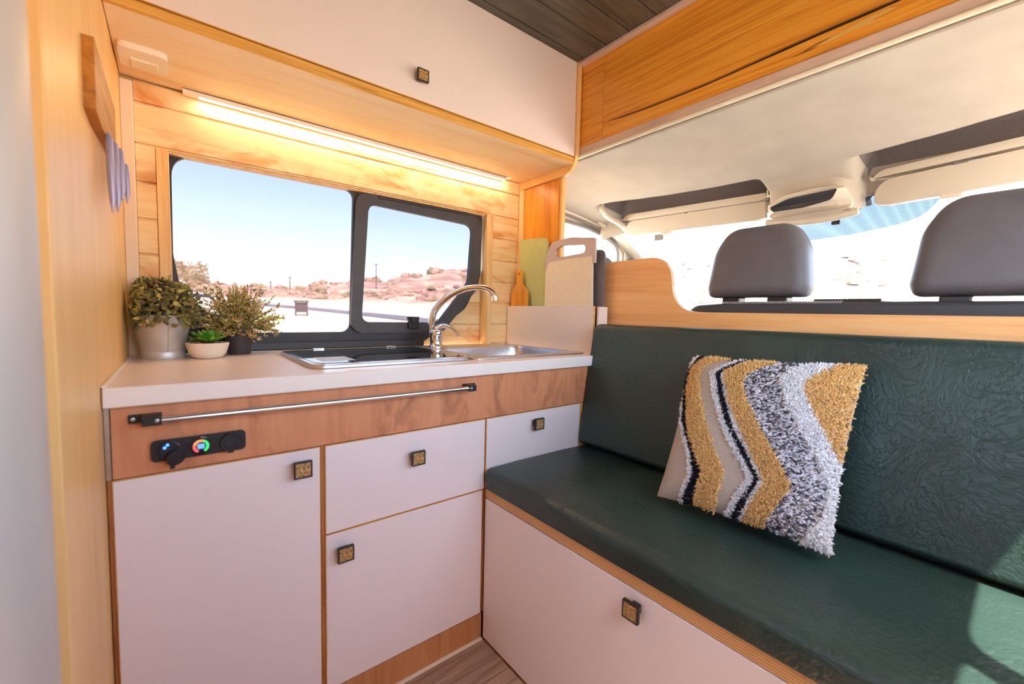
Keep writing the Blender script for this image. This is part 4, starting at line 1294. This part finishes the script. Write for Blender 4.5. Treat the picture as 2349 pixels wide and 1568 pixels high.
k = 0
for ring, (cnt, el, L, W) in enumerate(((9, 0.14, 0.051, 0.0165), (8, 0.42, 0.045, 0.0155), (7, 0.74, 0.037, 0.0135), (5, 1.05, 0.028, 0.0105), (3, 1.35, 0.020, 0.008))):
    for i in range(cnt):
        obj('leaf', succ_leaf(2 * math.pi * (i + 0.37 * ring) / cnt + rng.uniform(-0.1, 0.1), el + rng.uniform(-0.06, 0.06), L * rng.uniform(0.92, 1.06), W), 'succulent', pl3, angle=60)

# ================================================================== STRIPED PILLOW
BL, BR_, TR_, TL = Vector((0.195, -0.418, 0.520)), Vector((0.228, -0.742, 0.520)), Vector((0.372, -0.742, 0.846)), Vector((0.372, -0.392, 0.834))
_nx = (TL - BL).cross(BR_ - BL).normalized()
if _nx.x > 0:
    _nx = -_nx


def pil(s, t, h, side=1):
    """s,t in 0..1 over the pillow, h = extra height over the surface"""
    # outline pulled in a little along the sides, corners stay
    u = s - 0.5
    v_ = t - 0.5
    pinch = 0.035
    s2 = 0.5 + u * (1 - pinch * (1 - (2 * v_) ** 2) * 1.2)
    t2 = 0.5 + v_ * (1 - pinch * (1 - (2 * u) ** 2) * 1.2)
    p = (BL * (1 - s2) + BR_ * s2) * (1 - t2) + (TL * (1 - s2) + TR_ * s2) * t2
    b = (max(0.0, 1 - abs(2 * u) ** 3) ** 0.5) * (max(0.0, 1 - abs(2 * v_) ** 3) ** 0.5)
    return p + _nx * ((0.052 * b + 0.002) * side + h)


BND = {
    'b1l': [(0.08, 1.003), (0.012, 0.87), (-0.005, 0.788), (0.024, 0.693), (0.046, 0.598), (0.081, 0.488), (0.143, 0.386), (0.209, 0.28), (0.246, 0.17), (0.196, 0.0)],
    'b1r': [(0.145, 1.004), (0.036, 0.881), (0.030, 0.782), (0.058, 0.678), (0.097, 0.529), (0.162, 0.39), (0.243, 0.28), (0.302, 0.196), (0.265, -0.007)],
    'o1r': [(0.289, 1.0), (0.129, 0.894), (0.123, 0.815), (0.171, 0.678), (0.243, 0.521), (0.329, 0.375), (0.44, 0.227), (0.431, 0.172), (0.40, 0.0)],
    'w2r': [(0.363, 1.0), (0.212, 0.856), (0.232, 0.773), (0.285, 0.641), (0.377, 0.479), (0.457, 0.363), (0.549, 0.251), (0.52, 0.19), (0.45, 0.0)],
    'b2l': [(0.402, 1.0), (0.236, 0.849), (0.295, 0.698), (0.387, 0.515), (0.499, 0.366), (0.599, 0.249), (0.605, 0.212), (0.490, -0.012)],
    'b2r': [(0.430, 1.0), (0.272, 0.853), (0.330, 0.704), (0.437, 0.491), (0.54, 0.368), (0.640, 0.234), (0.530, -0.019)],
    'o2l': [(0.452, 1.0), (0.291, 0.870), (0.316, 0.785), (0.384, 0.64), (0.48, 0.492), (0.588, 0.338), (0.666, 0.228), (0.555, -0.011)],
    'o2r': [(0.581, 1.0), (0.434, 0.856), (0.424, 0.801), (0.468, 0.701), (0.543, 0.584), (0.642, 0.454), (0.734, 0.338), (0.797, 0.245), (0.668, 0.0)],
    't_r': [(0.761, 1.015), (0.628, 0.882), (0.636, 0.823), (0.681, 0.713), (0.736, 0.624), (0.796, 0.54), (0.885, 0.436), (0.956, 0.304), (0.951, 0.159), (0.854, -0.007)],
    'w3r': [(0.905, 1.013), (0.757, 0.849), (0.765, 0.793), (0.855, 0.633), (0.908, 0.566), (0.975, 0.46), (1.05, 0.40), (1.2, 0.0)],
}
BND = {k: sorted((t, s) for s, t in v) for k, v in BND.items()}


def bd_(k, t):
    return interp(BND[k], t)


pw = thing('throw_pillow', 'tufted throw pillow with orange, white, black and grey zigzag stripes on the bench', 'pillow', (0.27, -0.57, 0.51))
NP = 36
g = G()
uvs = []
for side in (1, -1):
    b = len(g.v)
    vs = [pil(i / NP, j / NP, 0, side if side > 0 else -0.45) for j in range(NP + 1) for i in range(NP + 1)]
    fs = [(j * (NP + 1) + i, j * (NP + 1) + i + 1, (j + 1) * (NP + 1) + i + 1, (j + 1) * (NP + 1) + i) for j in range(NP) for i in range(NP)]
    g.add(vs, fs, 0)
n = NT('houndstooth_weave')
_a = n.n('Attribute', attribute_name='tint').outputs['Vector']
_ck = n.n('TexChecker', {'Vector': n.n('Mapping', {'Vector': _a, 'Scale': (150, 165, 1), 'Rotation': (0, 0, 0.0)}).outputs[0], 'Scale': 1.0, 'Color1': srgb(232, 218, 202), 'Color2': srgb(92, 62, 46)}).outputs[0]
_wv = n.n('TexNoise', {'Vector': n.coord(), 'Scale': 500.0}).outputs[0]
MT['weave'] = n.bsdf(_ck, 0.9, _wv, 0.3, 0.001, Specular_IOR_Level=0.1)
tt = [(i / NP, j / NP, 0, 1) for _s in range(2) for j in range(NP + 1) for i in range(NP + 1)]
tag(obj('cover', g, 'weave', pw, tint=tt, angle=180, fixn=False), 'brown and cream checked woven cover')


def tufts(name, lab, kl, kr, cols, wts, dens, L, W, lean=0.5, inset=0.0):
    """loose cut pile between two stripe edges"""
    N_ = int(dens)
    V, F, T = [], [], []
    cnt = 0
    tries = rng.random((N_, 2))
    for t, q in tries:
        a = bd_(kl, t) if kl else 0.0
        b = bd_(kr, t) if kr else 1.0
        a, b = max(a, 0.004), min(b, 0.996)
        if b - a < 0.002:
            continue
        s = q
        if not (a <= s <= b):
            continue
        p = pil(s, t, 0.0)
        j = rng.normal(size=3) * lean
        nrm = (_nx + Vector((pil(min(s + 0.02, 1), t, 0) - pil(max(s - 0.02, 0), t, 0)).normalized()) * (s - 0.5) * 0.9
               + Vector((0, 0, 1)) * (t - 0.5) * 0.9 + Vector(j)).normalized()
        side = nrm.cross(Vector(rng.normal(size=3))).normalized()
        w2 = nrm.cross(side)
        l = L * rng.uniform(0.7, 1.15)
        col = cols[rng.choice(len(cols), p=wts)]
        sh = rng.uniform(0.82, 1.12)
        c_ = (col[0] * sh, col[1] * sh, col[2] * sh, 1)
        b0 = len(V)
        w_ = W * rng.uniform(0.8, 1.2)
        for k in range(3):
            a_ = k * 2.0944
            V.append(p + (side * math.cos(a_) + w2 * math.sin(a_)) * w_ * 0.8 - nrm * 0.001)
        for k in range(3):
            a_ = k * 2.0944 + 0.5
            V.append(p + nrm * l * 0.7 + (side * math.cos(a_) + w2 * math.sin(a_)) * w_)
        V.append(p + nrm * l)
        for k in range(3):
            k2 = (k + 1) % 3
            F += [(b0 + k, b0 + k2, b0 + 3 + k2, b0 + 3 + k), (b0 + 3 + k, b0 + 3 + k2, b0 + 6)]
        T += [c_] * 7
    g = G()
    g.add(V, F)
    return tag(obj(name, g, 'yarn', pw, tint=T, fixn=False, angle=180), lab, kind='stuff')


OR = [srgb(246, 198, 128), srgb(238, 182, 110), srgb(252, 212, 148)]
OW = [0.5, 0.3, 0.2]
WH = [srgb(252, 246, 244), srgb(242, 236, 236), srgb(255, 252, 250)]
BKc = [srgb(34, 30, 38), srgb(50, 44, 52)]
BND['f1'] = [(t, s - 0.032) for t, s in BND['b1l']]
BND['f2'] = [(t, s - 0.040) for t, s in BND['b2l']]
tufts('pile_stripe', 'white tufted edge stripe', 'f1', 'b1l', WH, OW, 44000, 0.007, 0.0012)
tufts('pile_stripe', 'black tufted stripe', 'b1l', 'b1r', BKc, [0.6, 0.4], 44000, 0.008, 0.0012)
tufts('pile_stripe', 'orange tufted stripe', 'b1r', 'o1r', OR, OW, 44000, 0.0095, 0.0012)
tufts('pile_stripe', 'white tufted edge stripe', 'f2', 'b2l', WH, OW, 44000, 0.008, 0.0012)
tufts('pile_stripe', 'black tufted stripe', 'b2l', 'b2r', BKc, [0.6, 0.4], 44000, 0.008, 0.0012)
tufts('pile_stripe', 'white tufted edge stripe', 'b2r', 'o2l', WH, OW, 44000, 0.007, 0.0012)
tufts('pile_stripe', 'orange tufted stripe', 'o2l', 'o2r', OR, OW, 44000, 0.0095, 0.0012)
tufts('pile_stripe', 'white tufted stripe', 't_r', 'w3r', WH, OW, 44000, 0.009, 0.0013)
tufts('pile_stripe', 'orange tufted corner', 'w3r', None, OR, OW, 44000, 0.009, 0.0013)
# knitted grey band: short fat yarn loops lying in slanted rows
V, F, T = [], [], []
for k in range(16000):
    t, s = rng.random(2)
    if not (bd_('o2r', t) + 0.004 < s < bd_('t_r', t) - 0.004):
        continue
    p = pil(s, t, 0.0012)
    ex = (pil(min(s + .02, 1), t, 0) - pil(max(s - .02, 0), t, 0)).normalized()
    ey = (pil(s, min(t + .02, 1), 0) - pil(s, max(t - .02, 0), 0)).normalized()
    nz = ex.cross(ey).normalized()
    if nz.dot(_nx) < 0:
        nz = -nz
    a_ = rng.normal(0.55, 0.25) * (1 if rng.random() < 0.6 else -1)
    dl_ = (ex * math.cos(a_) + ey * math.sin(a_))
    dw = nz.cross(dl_)
    L_, W_, H_ = rng.uniform(0.0036, 0.0052), 0.0014, 0.0022
    c0 = [srgb(232, 226, 228), srgb(206, 200, 206), srgb(44, 40, 50), srgb(70, 64, 74), srgb(128, 122, 130)][rng.choice(5, p=[0.30, 0.20, 0.16, 0.18, 0.16])]
    b0 = len(V)
    lift = nz * rng.uniform(0, 0.002)
    V += [p - dl_ * L_ + lift, p + dl_ * L_ + lift, p + dw * W_ + lift, p - dw * W_ + lift, p + nz * H_ + dl_ * L_ * .35 + lift, p + nz * H_ - dl_ * L_ * .35 + lift]
    F += [(b0, b0 + 2, b0 + 5), (b0 + 2, b0 + 4, b0 + 5), (b0 + 2, b0 + 1, b0 + 4), (b0, b0 + 5, b0 + 3), (b0 + 5, b0 + 4, b0 + 3), (b0 + 4, b0 + 1, b0 + 3)]
    T += [(*c0[:3], 1)] * 6
g = G()
g.add(V, F)
tag(obj('knitted_stripe', g, 'yarn', pw, tint=T, fixn=False, angle=180), 'black and white chunky knitted stripe', kind='stuff')

# ================================================================== OUTDOORS
CRE = [(-180, 3.0), (-90, 2.0), (-40, 1.8), (-10, 1.9), (0, 2.0), (8, 2.45), (12, 2.6), (15, 3.2), (19, 3.6), (22, 3.9), (25, 4.6), (28, 5.2), (32, 5.7), (45, 6.5), (70, 7.0), (100, 6.0), (130, 4.0), (180, 3.0)]


def ground_z(x, y):
    r = math.hypot(x + 0.67, y + 0.95)
    az = math.degrees(math.atan2(x + 0.67, y + 0.95))
    ce = interp(CRE, az) + 0.22 * math.sin(az * 1.9) + 0.12 * math.sin(az * 5.3)
    el = interp([(12, -7.1), (28, -2.95), (36, -1.35), (42, -0.62), (50, 0.05), (58, 0.55), (66, 1.2), (76, 1.2 + (ce - 1.2) * 0.55), (92, ce), (130, ce - 0.5), (400, 1.0)], r)
    if r < 12:
        return -0.56
    return 0.935 + r * math.tan(R(el))


n = NT('sandy_ground')
_p = n.n('NewGeometry').outputs['Position']
_a = n.n('TexNoise', {'Vector': _p, 'Scale': 0.22, 'Detail': 6.0, 'Roughness': 0.65}).outputs[0]
_b = n.n('TexNoise', {'Vector': _p, 'Scale': 1.4, 'Detail': 4.0}).outputs[0]
_r = n.n('VectorMath', {0: _p}, operation='LENGTH').outputs['Value']
_dune = n.ramp(n.math('DIVIDE', _r, 120.0), [(0.49, (0, 0, 0)), (0.56, (1, 1, 1))])
_sand = n.ramp(_b, [(0.35, srgb(186, 174, 154)), (0.65, srgb(204, 194, 176))])
_scrub = n.ramp(_a, [(0.40, srgb(140, 114, 102)), (0.52, srgb(168, 140, 124)), (0.64, srgb(196, 172, 148))])
MT['ground'] = n.bsdf(n.mix(_dune, _sand, _scrub), 0.95)
MT['asphalt'] = plain('grey_asphalt', srgb(104, 104, 112), 0.9, noise=0.1, nscale=3)
MT['grass'] = plain('dry_grass_green', srgb(150, 162, 92), 0.95, noise=0.25, nscale=4)
g = G()
NA, rl = 180, [0.5, 6, 12, 16, 20, 24, 28, 32, 36, 39, 42, 46, 50, 54, 58, 62, 66, 71, 76, 82, 87, 92, 98, 108, 130, 180, 260, 400]
vs = []
for r_ in rl:
    for k in range(NA):
        a = 2 * math.pi * k / NA
        x, y = -0.67 + r_ * math.sin(a), -0.95 + r_ * math.cos(a)
        vs.append((x, y, ground_z(x, y)))
fs = [(i * NA + k, i * NA + (k + 1) % NA, (i + 1) * NA + (k + 1) % NA, (i + 1) * NA + k) for i in range(len(rl) - 1) for k in range(NA)]
fs.append(tuple(range(NA)))
g.add(vs, fs)
struct('ground', g, 'ground', label='pale sandy ground rising to scrub dunes outside', angle=80, fixn=False)


def polar(az, r_):
    a = R(az)
    return -0.67 + r_ * math.sin(a), -0.95 + r_ * math.cos(a)


g = G()
vs = []
for k in range(61):
    az = -16 + 62 * k / 60
    rc = interp([(-16, 66), (0, 60), (8, 55), (12, 51), (17, 45.5), (22, 41), (28, 36.5), (46, 31)], az)
    for q in (-2.4, -0.8, 0.8, 2.4):
        x, y = polar(az, rc + q)
        vs.append((x, y, ground_z(x, y) + 0.05))
fs = [(k * 4 + q, k * 4 + q + 1, (k + 1) * 4 + q + 1, (k + 1) * 4 + q) for k in range(60) for q in range(3)]
struct('road', g.add(vs, fs), 'asphalt', label='grey asphalt road curving past the dunes', fixn=False)
g = G()
vs = []
for k in range(25):
    for q in range(9):
        az = 3 + 8.2 * k / 24
        rr_ = 33 + 5.5 * q / 8 + 3 * (1 - k / 24)
        wv = min(k, 24 - k, 4) / 4
        x, y = polar(az + 0.3 * math.sin(q * 2.1), rr_)
        vs.append((x, y, ground_z(x, y) + 0.04 * wv - 0.03))
fs = [(k * 9 + q, k * 9 + q + 1, (k + 1) * 9 + q + 1, (k + 1) * 9 + q) for k in range(24) for q in range(8)]
tag(obj('grass_patch', g.add(vs, fs), 'grass', fixn=False), 'patch of dry green grass beside the bin', 'grass', kind='stuff')


def lump(g, c, sx, sz, T, col, seed):
    rs = np.random.default_rng(seed)
    nu, nv = 9, 5
    b = len(g.v)
    vs = []
    for j in range(nv + 1):
        th = math.pi * 0.56 * j / nv
        for i in range(nu):
            a = 2 * math.pi * i / nu
            q = 1 + rs.normal() * 0.16
            vs.append((c[0] + sx * q * math.sin(th) * math.cos(a), c[1] + sx * q * math.sin(th) * math.sin(a), c[2] + sz * q * math.cos(th)))
    fs = [(j * nu + i, j * nu + (i + 1) % nu, (j + 1) * nu + (i + 1) % nu, (j + 1) * nu + i) for j in range(nv) for i in range(nu)]
    g.add(vs, fs)
    T += [(*col[:3], 1)] * len(vs)


MT['scrub'] = vcol_mat('dune_scrub', 0.95, jitter=0.6, nscale=3)
g, T = G(), []
spal = [srgb(140, 120, 100), srgb(160, 132, 118), srgb(126, 114, 90), srgb(176, 148, 130), srgb(150, 122, 114)]
for k in range(2600):
    az = rng.uniform(-12, 80)
    r_ = rng.uniform(67, 97)
    x, y = polar(az, r_)
    if any(abs(az - q) < w_ for q, w_ in ((16.2, 1.5), (20.0, 2.0), (25.2, 1.8), (29.3, 2.3), (8.9, 0.6), (10.9, 0.6), (20.75, 0.6))) and r_ > 75:
        continue
    s = rng.uniform(0.25, 0.85)
    lump(g, (x, y, ground_z(x, y) - 0.1), s, s * rng.uniform(0.5, 0.8), T, spal[rng.integers(0, 5)], k)
tag(obj('dune_scrub', g, 'scrub', tint=T, fixn=False, angle=80), 'low brown scrub covering the dunes outside', 'scrub', kind='stuff')
for (az, r_, s, lab) in ((16.2, 92, 1.2, 'dark round bush on the dune crest left of the window divider'), (20.0, 92, 1.8, 'broad dark bush on the dune crest against the window divider'),
                         (25.2, 90, 1.9, 'dark bush on the dune crest through the sliding pane'), (29.3, 92, 2.4, 'largest bush on the dune crest at the right of the sliding pane')):
    g, T = G(), []
    x, y = polar(az, r_)
    for q in range(12):
        lump(g, (x + rng.uniform(-1, 1) * s * 1.1, y + rng.uniform(-1, 1) * s * 0.5, ground_z(x, y) - 0.1), s * rng.uniform(0.3, 0.55), s * rng.uniform(0.3, 0.55), T, spal[q % 5], int(az * 10) + q)
    tag(obj('dune_bush', g, 'scrub', tint=T, fixn=False, angle=80), lab, 'bush')

# tree at the left of the window
x, y = polar(0.2, 52)
tz = ground_z(x, y)
tree = thing('leafy_tree', 'pale blurred tree at the left of the kitchen window view', 'tree', (x, y, tz))
trunk = G().tube(smooth_path([(x, y, tz - 0.2), (x + 0.1, y, tz + 0.9), (x - 0.1, y, tz + 1.9), (x + 0.05, y, tz + 3.2)], 4), [0.2 - 0.012 * i for i in range(13)], 9)
for q in range(7):
    a = q * 0.9
    trunk.tube([(x, y, tz + 1.0 + 0.2 * q), (x + 1.1 * math.cos(a), y + 1.1 * math.sin(a), tz + 1.7 + 0.3 * q)], [0.08, 0.03], 6)
obj('trunk', trunk, 'carcass', tree, fixn=False)
d = rand_dirs(2600, -0.5)
rr = rng.uniform(0.35, 1.0, len(d))[:, None] ** 0.5
lob = 1 + 0.22 * np.sin(d[:, :1] * 5 + 1) * np.sin(d[:, 2:3] * 6)
pts = np.array([x, y, tz + 1.95]) + d * np.array([2.9, 2.6, 2.35]) * rr * lob
pts[:, 2] = np.maximum(pts[:, 2], tz + 0.3)
lp = [srgb(190, 172, 138), srgb(206, 184, 158), srgb(170, 160, 122), srgb(220, 198, 176)]
g, T = leaf_soup(pts, rng.normal(size=d.shape), d + rng.normal(size=d.shape), rng.uniform(0.22, 0.42, len(d)), rng.uniform(0.14, 0.26, len(d)), [lp[i] for i in rng.integers(0, 4, len(d))])
tag(obj('foliage', g, 'leaf', tree, tint=T, fixn=False, smooth=False), 'dusty leaves', kind='stuff')

# litter bin, poles, parked car
x, y = polar(12.1, 40.5)
z = ground_z(x, y)
MT['binbrown'] = plain('weathered_bin_wood', srgb(96, 84, 84), 0.8)
bn = thing('litter_bin', 'dark slatted litter bin on posts beside the road outside', 'bin', (x, y, z))
Mz = Matrix.Translation((x, y, z)) @ Matrix.Rotation(-R(12), 4, 'Z')


def at_bin(g):
    g.v = [tuple(Mz @ Vector(v)) for v in g.v]
    return g


for q in range(6):
    obj('slat', at_bin(G().box(-0.48 + 0.163 * q, -0.335 + 0.163 * q, -0.36, -0.32, 0.28, 1.12)), 'binbrown', bn)
obj('bin_body', at_bin(G().box(-0.47, 0.47, -0.315, 0.33, 0.30, 1.10)), 'binbrown', bn)
obj('roof_board', at_bin(G().box(-0.58, 0.58, -0.44, 0.42, 1.16, 1.27)), 'binbrown', bn)
for sx in (-0.44, 0.44):
    obj('post', at_bin(G().box(sx - 0.06, sx + 0.06, -0.30, 0.30, -0.1, 1.16)), 'binbrown', bn)
for az, r_, h, lab in ((8.9, 84, 1.6, 'thin pole on the horizon left of the bin'), (10.9, 84, 1.9, 'thin pole on the horizon above the bin'), (20.75, 78, 4.2, 'tall thin pole rising over the dune behind the sliding pane')):
    x, y = polar(az, r_)
    z = ground_z(x, y)
    tag(obj('utility_pole', G().tube([(x, y, z - 0.3), (x, y, z + h)], [0.09, 0.06], 8).box(x - 0.25, x + 0.25, y - 0.04, y + 0.04, z + h - 0.2, z + h - 0.1), 'binbrown'), lab, 'pole')
x, y = polar(2.3, 46.5)
z = ground_z(x, y)
car = thing('parked_car', 'white parked car half hidden behind the potted plants', 'car', (x, y, z))
Mz = Matrix.Translation((x, y, z)) @ Matrix.Rotation(-R(4), 4, 'Z')
side = rpoly([(-1.9, 0.35, 0.1), (1.9, 0.35, 0.1), (1.95, 0.75, 0.1), (1.15, 0.92, 0.2), (0.55, 1.38, 0.2), (-1.2, 1.42, 0.2), (-1.85, 0.95, 0.15)], 4)
obj('body', at_bin(G().plate(side, 1, -0.8, 0.8)), 'whitepaint', car, bevel=0.06, seg=3)
for xa, xb in ((-1.15, -0.35), (-0.28, 0.5)):
    obj('side_window', at_bin(G().plate([(xa, 0.98), (xb + (0.25 if xa > -0.5 else 0), 0.98), (xb, 1.3), (xa + 0.05, 1.3)], 1, -0.81, -0.79)), 'glassdark', car)
for sx in (-1.2, 1.2):
    for sy in (-0.74, 0.74):
        obj('wheel', at_bin(G().lathe([(0.0, -0.1), (0.3, -0.1), (0.33, -0.06), (0.33, 0.06), (0.3, 0.1), (0.0, 0.1)], (sx, sy, 0.33), 20, axis=1)), 'black', car)
